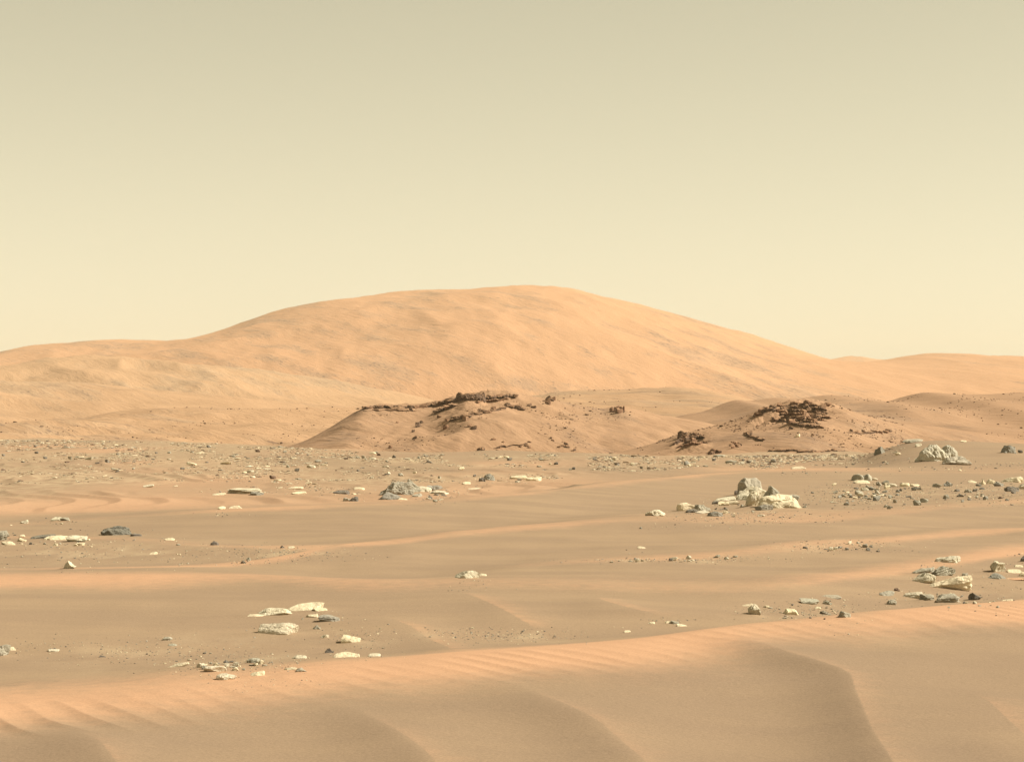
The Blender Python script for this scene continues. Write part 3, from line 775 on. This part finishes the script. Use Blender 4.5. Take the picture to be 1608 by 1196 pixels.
R('cream tapered chip, longest of the three on the dune rim', 1071, 985, 17, 4, 'plate', C_CREAM, -14)
R('cream chip nearest the open sand of the three on the dune rim', 1050, 981, 12, 4, 'plate', C_CREAM)
R('lone flat cream chip on the dune rim', 1023, 981, 11, 3, 'plate', C_CREAM)

# ---- small look-alike stones, each its own object -------------------------------------------------
VARIANTS = {}
for shp in ('boulder', 'wedge', 'block', 'slab', 'plate'):
    VARIANTS[shp] = []
    for k in range(4):
        V, Fc = rock_verts(700 + k * 31 + len(shp), shp, 2, radians((-8, 0, 6, 12)[k]))
        V = V.copy(); V[:, 2] = V[:, 2] * 1.25 - .25
        me = mesh_np('stone', V, Fc, False); me.materials.append(M_ROCK); VARIANTS[shp].append(me)
def stones(n, area, sizes, colors, label, group, seed, shapes=('boulder', 'wedge', 'block', 'slab'), flat=.5):
    rng = np.random.default_rng(seed)
    for k in range(n):
        px, row = area(rng)
        g = hit(px, row, ymin=10)
        if g is None: continue
        X, Y = g
        w = rng.uniform(*sizes) * (1.0 if rng.random() > .2 else 1.5) * Y / F
        shp = shapes[rng.integers(len(shapes))]
        o = bpy.data.objects.new('stone', VARIANTS[shp][rng.integers(4)])
        COL.objects.link(o)
        z = float(ground_z(np.array([X]), np.array([Y]))[0])
        o.location = (X, Y, z)
        o.rotation_euler[2] = rng.uniform(-.5, .5) + (math.pi if rng.random() < .5 else 0)
        hgt = (.3 if shp in ('plate', 'slab') else .62) * rng.uniform(.7, 1.2)
        o.scale = (w, w * rng.uniform(.6, .95), w * hgt)
        c = np.array(colors[rng.integers(len(colors))]) * rng.uniform(.85, 1.12)
        o.color = tuple(c) + (1,)
        tag(o, label, 'stone', group)
def blob(px, row, sx, sy):
    return lambda r: (px + (r.random() + r.random() + r.random() - 1.5) * 2 * sx, row + (r.random() + r.random() + r.random() - 1.5) * 2 * sy)
def along(x0, y0, x1, y1, j):
    def f(r):
        t = r.random(); return x0 + (x1 - x0) * t, y0 + (y1 - y0) * t + r.normal() * j
    return f
GREYS = (C_GREY, C_BLUE, C_DARK, C_PALE)
stones(52, blob(1368, 777, 42, 9), (5, 9), (C_GREY, C_BLUE, C_DARK, C_GREY, C_GREY), 'small grey stone in the rubble field below the smooth rounded boulders', 'stones of the rubble field', 1)
stones(16, blob(1368, 772, 40, 8), (7, 12), (C_CREAM, C_PALE), 'small cream stone among the grey stones of the rubble field', 'cream stones of the rubble field', 2, ('slab', 'block', 'plate'))
stones(14, blob(1555, 777, 32, 7), (4, 7), GREYS, 'small stone in the gravel below the row of rocks at the right edge', 'stones below the right-hand rock row', 3)
stones(18, blob(362, 1048, 26, 5), (4, 8), (C_CREAM, C_PALE, C_GREY), 'little chip of stone scattered through the near stone cluster', 'chips in the near stone cluster', 4, ('plate', 'block', 'boulder'))
stones(18, along(950, 885, 1165, 876, 1.6), (5, 9), GREYS, 'small stone in the thin line of rubble along the dune trough', 'stones along the dune trough', 5)
stones(12, blob(1330, 860, 36, 4), (4, 9), GREYS, 'small stone in the gravel patch on the long crest at the right', 'stones on the long crest at the right', 6)
stones(14, blob(1145, 800, 22, 6), (4, 7), (C_GREY, C_DARK, C_PALE), 'small stone on the sand around the stacked boulder group', 'stones round the boulder stack', 7)
stones(14, blob(1262, 962, 40, 7), (3, 6), (C_DARK, C_GREY), 'little dark stone in the gravel before the rippled crest', 'dark stones before the rippled crest', 8)
stones(10, blob(672, 780, 22, 4), (5, 9), (C_GREY, C_PALE, C_DARK), 'small broken stone at the foot of the big grey boulder group', 'broken stones by the big grey boulder', 9)
stones(12, blob(90, 853, 50, 4), (3, 6), (C_DARK, C_GREY, C_CREAM), 'little stone between the slabs on the gravelly terrace', 'stones between the terrace slabs', 10)
stones(12, blob(1500, 950, 45, 4), (3, 6), (C_GREY, C_DARK, C_CREAM), 'little stone on the sand in front of the slab group', 'stones before the slab group', 12)
def plain(x0, x1, top, bot):
    def f(r):
        for _ in range(40):
            px = r.uniform(x0, x1); row = top + (bot - top) * r.random() ** 1.3
            if fbm2(np.array([px / 40.]), np.array([row / 6.]), 2, 77)[0] > .05: break
        return px, row
    return f
stones(22, plain(5, 330, 702, 745), (4, 8), (C_DARK, C_RED, C_DARK, C_GREY), 'dark stone on the rocky plain below the hill at the left', 'dark stones on the left of the plain', 13)
stones(16, plain(330, 620, 708, 752), (4, 8), (C_DARK, C_RED, C_GREY), 'dark stone on the rocky plain in front of the ledge-topped hill', 'dark stones before the ledge-topped hill', 14)
stones(30, plain(20, 620, 712, 768), (6, 12), (C_CREAM, C_CREAM, C_PALE), 'cream plate of stone on the rippled plain at the left', 'cream plates on the plain', 15, ('plate', 'slab', 'plate'))
stones(20, plain(600, 900, 718, 752), (4, 9), (C_CREAM, C_GREY, C_DARK, C_PALE), 'small stone on the plain behind the big grey boulder', 'stones behind the big grey boulder', 16)
stones(22, plain(900, 1330, 720, 738), (4, 8), (C_CREAM, C_PALE, C_DARK, C_BLUE), 'small stone on the plain below the blocky knoll', 'stones below the blocky knoll', 17)

# ---- uncountable stones and grit ------------------------------------------------------------------
def stone_mass(X, Y, z, W, Hh, tints, seed, name, label, sub=1, m=None):
    rng = np.random.default_rng(seed)
    V0, F0 = ICO[sub]
    lib = []
    for k in range(8):
        v = V0 * rng.uniform(.7, 1.2, (len(V0), 1)) + rng.normal(0, .06, V0.shape); lib.append(v)
    n = len(X); nv = len(V0)
    V = np.empty((n, nv, 3)); pick = rng.integers(0, 8, n); ang = rng.uniform(0, 6.28, n)
    for k in range(8):
        q = pick == k
        c, s = np.cos(ang[q])[:, None], np.sin(ang[q])[:, None]
        v = lib[k]
        V[q, :, 0] = (v[None, :, 0] * c - v[None, :, 1] * s) * W[q][:, None] * .5 + X[q][:, None]
        V[q, :, 1] = (v[None, :, 0] * s + v[None, :, 1] * c) * W[q][:, None] * .42 + Y[q][:, None]
        V[q, :, 2] = (v[None, :, 2] * .5 + .25) * Hh[q][:, None] + z[q][:, None]
    Fc = (F0[None] + (np.arange(n) * nv)[:, None, None]).reshape(-1, 3)
    me = mesh_np(name, V.reshape(-1, 3), Fc, False)
    at = me.attributes.new('tint', 'FLOAT_COLOR', 'POINT')
    c = np.concatenate((np.repeat(tints, nv, 0), np.ones((n * nv, 1))), 1)
    at.data.foreach_set('color', c.astype(np.float32).ravel())
    tag(link(name, me, m or M_STONES), label, None, None, 'stuff')
def tints(rng, n, cols, wts):
    c = np.array(cols)[rng.choice(len(cols), n, p=np.array(wts) / sum(wts))]
    return c * rng.uniform(.8, 1.15, (n, 1))
def plain_mass():
    rng = np.random.default_rng(5)
    n = 52000
    px = rng.uniform(-250, 1420, n)
    e = EDGE(px)
    row = e + 1.0 + (rng.random(n) ** 1.4) * np.where(px < 620, 72, np.where(px < 900, 46, 26))
    dens = fbm2(px / 45., row / 7., 3, 77) + .35 * np.exp(-(row - e - 4) / 10.) + np.where((px > 620) & (px < 900), -.15, 0)
    k = dens > rng.uniform(-.15, .55, n)
    px, row = px[k], row[k]; n = len(px)
    Y = CAMZ * F / (row - Y0); X = (px - CX) / F * Y
    keep = Y > crest_depth('c4', px) * 1.07
    X, Y, px = X[keep], Y[keep], px[keep]; n = len(X)
    z = ground_z(X, Y)
    W = np.exp(rng.normal(np.log(1.9), .55, n)) * Y / F * np.where(rng.random(n) < .35, 1.5, 1)
    t = tints(rng, n, (C_CREAM, C_PALE, (.36, .26, .165), C_GREY, C_DARK, C_RED), (5, 2, 4, 1.2, 1.1, 1))
    Hh = W * rng.uniform(.12, .42, n) * np.where(t[:, 0] > .5, .6, 1)
    stone_mass(X, Y, z, W, Hh, t, 3, 'plain_stones', 'countless small stones strewn over the rocky plain')
plain_mass()
def grit():
    rng = np.random.default_rng(8)
    P = []
    for px, row, sx, sy, n in ((1370, 778, 55, 10, 900), (1555, 775, 45, 10, 400), (780, 996, 70, 6, 420), (360, 1045, 60, 12, 420), (280, 1025, 110, 14, 420), (130, 870, 150, 12, 420), (450, 870, 80, 7, 300), (1060, 880, 90, 3, 350), (1330, 860, 60, 5, 300), (1265, 960, 50, 9, 420), (1150, 803, 60, 6, 260), (575, 1000, 30, 12, 140), (1500, 935, 70, 12, 300), (1220, 812, 60, 8, 160), (665, 781, 40, 5, 160), (100, 1020, 90, 10, 120)):
        a = rng.normal(size=(n, 2)); a = a[(np.abs(a) < 2.3).all(1)] * (sx, sy) + (px, row)
        P.append(a)
    for X, Y, W, D, Hh in DRIFTS:                  # chips round every rock
        k = int(min(26, 6 + 30 * W)); px = CX + F * X / Y; row = Y0 + (CAMZ - .1) * F / Y; w = W * F / Y
        P.append(rng.normal(size=(k, 2)) * (w * .75 + 6, 2.5) + (px, row))
    P = np.concatenate(P)
    # depth from the sight line, refined against the dunes
    Y = CAMZ * F / (P[:, 1] - Y0)
    for _ in range(12):
        X = (P[:, 0] - CX) / F * Y
        Y = .5 * Y + .5 * np.clip((CAMZ - ground_z(X, Y, False)) * F / (P[:, 1] - Y0), 12, 120)
    X = (P[:, 0] - CX) / F * Y
    z = ground_z(X, Y)
    n = len(X)
    W = np.exp(rng.normal(np.log(1.9), .4, n)) * Y / F
    t = tints(rng, n, (C_CREAM, C_GREY, C_DARK, C_BLUE), (2, 2, 2.5, 1.5))
    stone_mass(X, Y, z, W, W * rng.uniform(.3, .6, n), t, 6, 'gravel', 'fine gravel lying in patches on the sand')
grit()
def hill_mass():
    rng = np.random.default_rng(9)
    for key, n, px0, px1, wmed, name, lab in (('mesa', 500, 560, 1000, 2.0, 'hill_rubble', 'small dark rubble on the slope of the ledge-topped hill'),
                                              ('knob', 1100, 1000, 1420, 2.0, 'hill_rubble', 'small dark rubble on the slopes of the blocky knoll'),
                                              ('back', 900, 1280, 1700, 1.9, 'hill_rubble', 'sparse dark pebbles on the long slope behind the mound'),
                                              ('low', 900, -150, 700, 2.0, 'hill_rubble', 'sparse dark pebbles on the low ridge at the left'),
                                              ('saddle', 250, 850, 1150, 1.8, 'hill_rubble', 'sparse dark pebbles on the low saddle between the knolls')):
        h = HILLS[key]
        Y = rng.uniform(h.Yf + .05 * (h.Yr - h.Yf), h.Yr, n * 3); X = (rng.uniform(px0, px1, n * 3) - CX) / F * Y
        d = fbm2(X / (h.Yr * .02), Y / (h.Yr * .03), 3, 21) + .25 * (Y - h.Yf) / (h.Yr - h.Yf)
        k = d > np.quantile(d, .66)
        X, Y = X[k], Y[k]; m = len(X)
        z = h.z(X, Y)
        W = np.exp(rng.normal(np.log(wmed), .45, m)) * Y / F
        stone_mass(X, Y, z, W, W * rng.uniform(.4, .7, m), tints(rng, m, (C_RED, (.15, .11, .075), (.24, .15, .09)), (3, 2, 3)), 11, name, lab, 1, M_RUBBLE)
hill_mass()

# ---- rock outcrops on the hills: each a thing, its blocks its parts ----------------------------------
O_DARK = (.115, .075, .05); O_RED = (.19, .108, .064); O_TAN = (.27, .165, .1)
BLK = []
for k in range(10):
    V, Fc = rock_verts(900 + k * 17, ('block', 'slab', 'layered', 'slab', 'block')[k % 5], 3, radians((0, 6, -6, 10, -3)[k % 5]))
    V = V.copy(); V[:, 2] -= .42
    me = mesh_np('block', V, Fc, False); me.materials.append(M_CRAG); BLK.append(me)
def outcrop(label, key, items, seed, group=None, beds=()):
    rng = np.random.default_rng(seed)
    root = None
    for px, row, w, h, col in items:
        g = hit(px, row, (key,), ymin=HILLS[key].Yf)
        if g is None: continue
        X, Y = g
        z = float(HILLS[key].z(np.array([X]), np.array([Y]))[0])
        if root is None:
            root = bpy.data.objects.new('rock_outcrop', None); COL.objects.link(root)
            root.location = (X, Y, z); base = (X, Y, z); root.empty_display_size = .5
            tag(root, label, 'outcrop', group)
        bi = int(rng.integers(10)); o = bpy.data.objects.new(('block', 'slab', 'slab', 'slab', 'block')[bi % 5], BLK[bi]); COL.objects.link(o)
        o.parent = root
        o.location = (X - base[0], Y - base[1], z - base[2])
        s = Y / F
        o.scale = (w * s, w * s * rng.uniform(.7, 1.1), h * s * 1.75)
        o.rotation_euler = (rng.uniform(-.1, .1), rng.uniform(-.12, .12), rng.uniform(-.45, .45))
        o.color = tuple(np.array(col) * rng.uniform(.75, 1.2)) + (1,)
    for k, (pts, t) in enumerate(beds):
        strip(root, np.array(base), key, pts, t, seed * 10 + k, (O_DARK, O_RED)[k % 2])
def strip(root, base, key, pts, t, seed, col):
    """a broken bed of rock along the slope: uneven front, hollow underneath"""
    rng = np.random.default_rng(seed); a = np.array(pts, float)
    seg = np.r_[0, np.cumsum(np.hypot(*np.diff(a, axis=0).T))]
    V = []
    step = rng.uniform(.4, 1.0); th = rng.uniform(.6, 1.0); left = 0
    for d in np.arange(0, seg[-1], 1.3):
        if left <= 0:
            step = rng.uniform(.15, 1.0); th = rng.uniform(.35, 1.0) * (0.25 if rng.random() < .15 else 1); left = rng.uniform(2, 9)
        left -= 1.3
        px = np.interp(d, seg, a[:, 0]); row = np.interp(d, seg, a[:, 1]) + .5 * math.sin(d * .35 + seed)
        g = hit(px, row, (key,), ymin=HILLS[key].Yf)
        if g is None: continue
        X, Y = g; z = float(HILLS[key].z(np.array([X]), np.array([Y]))[0])
        s = Y / F; e = min(1, min(d, seg[-1] - d) / 6.0)
        T = t * s * th * (.35 + .65 * e); o = (.5 + 1.1 * step) * t * s * (.3 + .7 * e) + rng.normal() * .05
        P = np.array((X, Y, z)) - base; out = np.array((-.35, -1, 0))
        j = lambda k: rng.normal(size=3) * k * t * s
        V += [P + (0, 3.0 * t * s, .1 * T), P + (0, 1.2 * t * s, T * .9) + j(.05), P + out * o * .8 + (0, 0, T * .8) + j(.07), P + out * o + (0, 0, T * .45) + j(.07), P + out * o * .55 + (0, 0, T * .2) + j(.06), P + out * o * .6 + (0, 0, -.15 * T) + j(.06), P + (0, .4 * t * s, -.9 * T)]
    V = np.array(V); n = len(V) // 7
    if n < 3: return
    o = link('ledge', mesh_np('ledge', V, grid_faces(n, 7), False), M_CRAG, root)
    o.color = tuple(col) + (1,)
def ledge(pts, n, w, h, seed, cols=(O_DARK, O_DARK, O_RED), j=1.0):
    rng = np.random.default_rng(seed); a = np.array(pts, float)
    seg = np.r_[0, np.cumsum(np.hypot(*np.diff(a, axis=0).T))]
    out = []
    for k in range(n):
        t = (k + .5 + rng.uniform(-.35, .35)) / n * seg[-1]
        out.append((np.interp(t, seg, a[:, 0]), np.interp(t, seg, a[:, 1]) + rng.normal() * j, rng.uniform(*w) * (1.0 if rng.random() > .3 else 1.7), rng.uniform(*h) * rng.uniform(.55, 1.0), cols[rng.integers(len(cols))]))
    return out
def cluster(px, row, sx, sy, n, w, h, seed, cols=(O_DARK, O_RED, O_RED, O_TAN), slant=0.0):
    rng = np.random.default_rng(seed); out = []
    for k in range(n):
        u, v = (rng.random(2) + rng.random(2) - 1) * 1.8
        out.append((px + u * sx, row + v * sy + u * sx * slant, rng.uniform(*w), rng.uniform(*h), cols[rng.integers(len(cols))]))
    return out
outcrop('thin dark caprock ledge along the flat end of the ledge-topped hill', 'mesa', ledge([(568, 642), (600, 640), (640, 641), (668, 639)], 10, (7, 13), (4, 6), 1, (O_DARK, O_DARK, O_DARK, O_RED), .6) + [(574, 637, 12, 4, O_RED)], 1, beds=[([(566, 642), (600, 640), (640, 641), (672, 638)], 5.0), ([(570, 645), (610, 644), (655, 645)], 3.0), ([(575, 638), (610, 638), (650, 638)], 3.0)])
outcrop('dark caprock ledge climbing towards the summit of the ledge-topped hill', 'mesa', ledge([(660, 640), (690, 635), (714, 629)], 15, (8, 13), (5, 8), 2, j=.7), 2, beds=[([(655, 640), (690, 635), (720, 627)], 5.0)])
outcrop('dark blocky summit crag of the ledge-topped hill', 'mesa', [(716, 631, 12, 9, O_DARK), (723, 627, 16, 11, O_DARK), (730, 625, 12, 8, O_DARK), (747, 626, 18, 10, O_DARK), (756, 626, 16, 9, O_DARK), (768, 626, 12, 7, O_DARK), (776, 624, 10, 5, O_RED), (786, 623, 14, 5, O_RED), (738, 622, 10, 4, O_TAN), (800, 620, 10, 3, O_DARK), (810, 621, 9, 3, O_DARK)], 3, beds=[([(714, 632), (730, 626), (760, 628), (790, 624), (815, 623)], 6.0), ([(745, 632), (775, 629), (800, 627)], 3.5)])
outcrop('broken dark ledge stepping down below the summit crag', 'mesa', ledge([(684, 649), (700, 641), (716, 636)], 9, (6, 11), (4, 7), 4), 4, beds=[([(680, 651), (700, 642), (720, 636)], 4.0)])
outcrop('long broken ledge across the middle of the ledge-topped hill', 'mesa', ledge([(712, 658), (728, 655), (745, 649), (770, 645), (790, 643)], 14, (6, 12), (3, 6), 5, j=1.6), 5, beds=[([(705, 661), (728, 656), (745, 650), (770, 646), (795, 643)], 4.0)])
outcrop('dark slanting ledge low on the shoulder of the ledge-topped hill', 'mesa', ledge([(797, 636), (808, 639), (821, 643)], 6, (8, 13), (4, 7), 6), 6, beds=[([(793, 635), (808, 639), (825, 644)], 5.0)])
outcrop('small dark rocks at the end of the slanting ledge', 'mesa', [(832, 637, 8, 4, O_DARK), (838, 640, 9, 4, O_DARK)], 7)
outcrop('small cracked crag at the tail of the ledge-topped hill', 'mesa', cluster(865, 630, 9, 3, 9, (6, 11), (4, 7), 8), 8)
outcrop('loose dark boulders strewn down the face of the ledge-topped hill', 'mesa', [(656, 670, 10, 8, O_DARK), (651, 689, 9, 5, O_DARK), (649, 678, 6, 4, O_DARK), (700, 672, 9, 6, O_RED), (743, 673, 10, 6, O_DARK), (738, 669, 8, 4, O_RED), (662, 664, 7, 5, O_DARK), (645, 645, 7, 5, O_DARK), (613, 703, 6, 4, O_RED), (624, 664, 5, 3, O_RED), (731, 659, 12, 7, O_TAN), (690, 655, 8, 4, O_RED), (702, 660, 7, 4, O_RED)], 9)
outcrop('low reddish crag at the foot of the ledge-topped hill', 'mesa', cluster(800, 700, 22, 5, 7, (5, 9), (2, 4), 10), 10, beds=[([(775, 704), (800, 700), (830, 697)], 3.0)])
outcrop('dark stones at the very base of the ledge-topped hill', 'mesa', [(756, 708, 13, 7, O_DARK), (762, 712, 11, 5, C_GREY), (775, 690, 9, 3, O_RED)], 11)
outcrop('small rusty crag with a round knob on the low ground between the hills', 'mesa', cluster(890, 701, 12, 4, 7, (5, 9), (2, 4), 12), 12)
outcrop('small ragged crag on the knob at the end of the ledge-topped hill', 'mesa', cluster(969, 644, 8, 3, 10, (6, 12), (4, 8), 13), 13)
outcrop('big blocky reddish crag crowning the knoll', 'knob', cluster(1262, 650, 24, 8, 24, (8, 17), (4, 7), 14, slant=.12) + [(1250, 636, 18, 6, O_RED), (1268, 634, 14, 6, O_RED), (1290, 640, 14, 6, O_TAN), (1300, 636, 12, 4, O_RED)], 14, beds=[([(1215, 645), (1240, 641), (1270, 640), (1300, 644)], 5.5), ([(1222, 652), (1250, 650), (1280, 652), (1306, 657)], 5.5), ([(1235, 660), (1262, 662), (1290, 666)], 5.0), ([(1228, 656), (1258, 656), (1300, 661)], 4.0), ([(1226, 648), (1262, 645), (1300, 649)], 4.5), ([(1232, 637), (1262, 635), (1296, 638)], 3.5)])
outcrop('dark rim of blocks on the shaded shoulder of the knoll', 'knob', ledge([(1190, 649), (1202, 645), (1216, 641)], 8, (8, 13), (5, 8), 15), 15, beds=[([(1186, 650), (1202, 645), (1220, 640)], 5.0)])
outcrop('dark ledge blocks under the big crag of the knoll', 'knob', ledge([(1214, 655), (1235, 661), (1262, 667), (1290, 670)], 14, (8, 14), (4, 7), 16, j=2), 16, beds=[([(1212, 656), (1235, 662), (1262, 669), (1295, 672)], 4.5)])
outcrop('darkest crag low on the shaded flank of the knoll', 'knob', cluster(1082, 692, 14, 5, 14, (9, 17), (6, 11), 17, (O_DARK, O_DARK, O_DARK, O_RED)), 17, beds=[([(1058, 698), (1080, 690), (1108, 688)], 7.0), ([(1062, 703), (1085, 698), (1112, 695)], 5.0), ([(1070, 686), (1090, 682), (1106, 683)], 5.0)])
outcrop('short dark ledge halfway down the knoll', 'knob', ledge([(1172, 682), (1184, 688), (1197, 692)], 7, (7, 12), (4, 7), 18), 18, beds=[([(1168, 680), (1184, 687), (1200, 693)], 4.5)])
outcrop('small cracked crag between the two dark crags of the knoll', 'knob', cluster(1154, 700, 8, 3, 10, (5, 10), (4, 6), 19), 19)
outcrop('low dark ledge along the foot of the knoll', 'knob', ledge([(1196, 712), (1215, 708), (1245, 706), (1280, 710), (1330, 709)], 16, (6, 13), (3, 5), 20), 20, beds=[([(1192, 712), (1215, 708), (1245, 706), (1280, 709), (1335, 709)], 3.0)])
outcrop('two cream blocks low on the bare face of the knoll', 'knob', [(1253, 686, 8, 5, C_CREAM), (1276, 684, 6, 4, O_TAN), (1242, 674, 9, 5, O_DARK)], 21)
outcrop('thin dark ledge on the sunny tail of the knoll', 'knob', ledge([(1334, 678), (1360, 680), (1398, 677)], 10, (6, 11), (3, 5), 22), 22, beds=[([(1330, 679), (1360, 681), (1402, 677)], 3.0)])
outcrop('small reddish blocks at the base below the darkest crag', 'knob', cluster(1122, 711, 8, 2, 7, (6, 10), (4, 6), 23), 23)

# ------------------------------------------------------------------ sand banked against the rocks, with a tail on the lee side
def bank_sand():
    me = bpy.data.objects['ground'].data
    co = np.empty(len(me.vertices) * 3, np.float32); me.vertices.foreach_get('co', co); co = co.reshape(-1, 3)
    for X, Y, W, D, Hh in DRIFTS:
        m = np.nonzero((np.abs(co[:, 1] - Y) < 2.2 * D + .1) & (np.abs(co[:, 0] - X) < 3.2 * W))[0]
        if not len(m): continue
        dx = co[m, 0] - X; dy = (co[m, 1] - Y) / max(.62 * D, .05)
        dx = dx / np.where(dx < 0, 1.15 * W, .62 * W)
        co[m, 2] += .26 * Hh * np.exp(-dx ** 2 - dy ** 2)
    me.vertices.foreach_set('co', co.ravel()); me.update()
bank_sand()

# ------------------------------------------------------------------ dusty air
def build_haze():
    bm = bmesh.new(); bmesh.ops.create_cube(bm, size=1.0)
    me = bpy.data.meshes.new('haze'); bm.to_mesh(me); bm.free()
    m = bpy.data.materials.new('dusty_air'); m.use_nodes = True
    nt = m.node_tree; nt.nodes.clear()
    out = nt.nodes.new('ShaderNodeOutputMaterial'); v = nt.nodes.new('ShaderNodeVolumePrincipled')
    v.inputs['Color'].default_value = (.97, .86, .64, 1)
    v.inputs['Density'].default_value = 0.00009
    v.inputs['Anisotropy'].default_value = 0.0
    nt.links.new(v.outputs[0], out.inputs['Volume'])
    o = link('haze', me, m)
    o.scale = (6400, 5200, 185); o.location = (0, 2450, 72.5)
    tag(o, 'thin dusty air over the plain and hills', None, None, 'stuff')
build_haze()
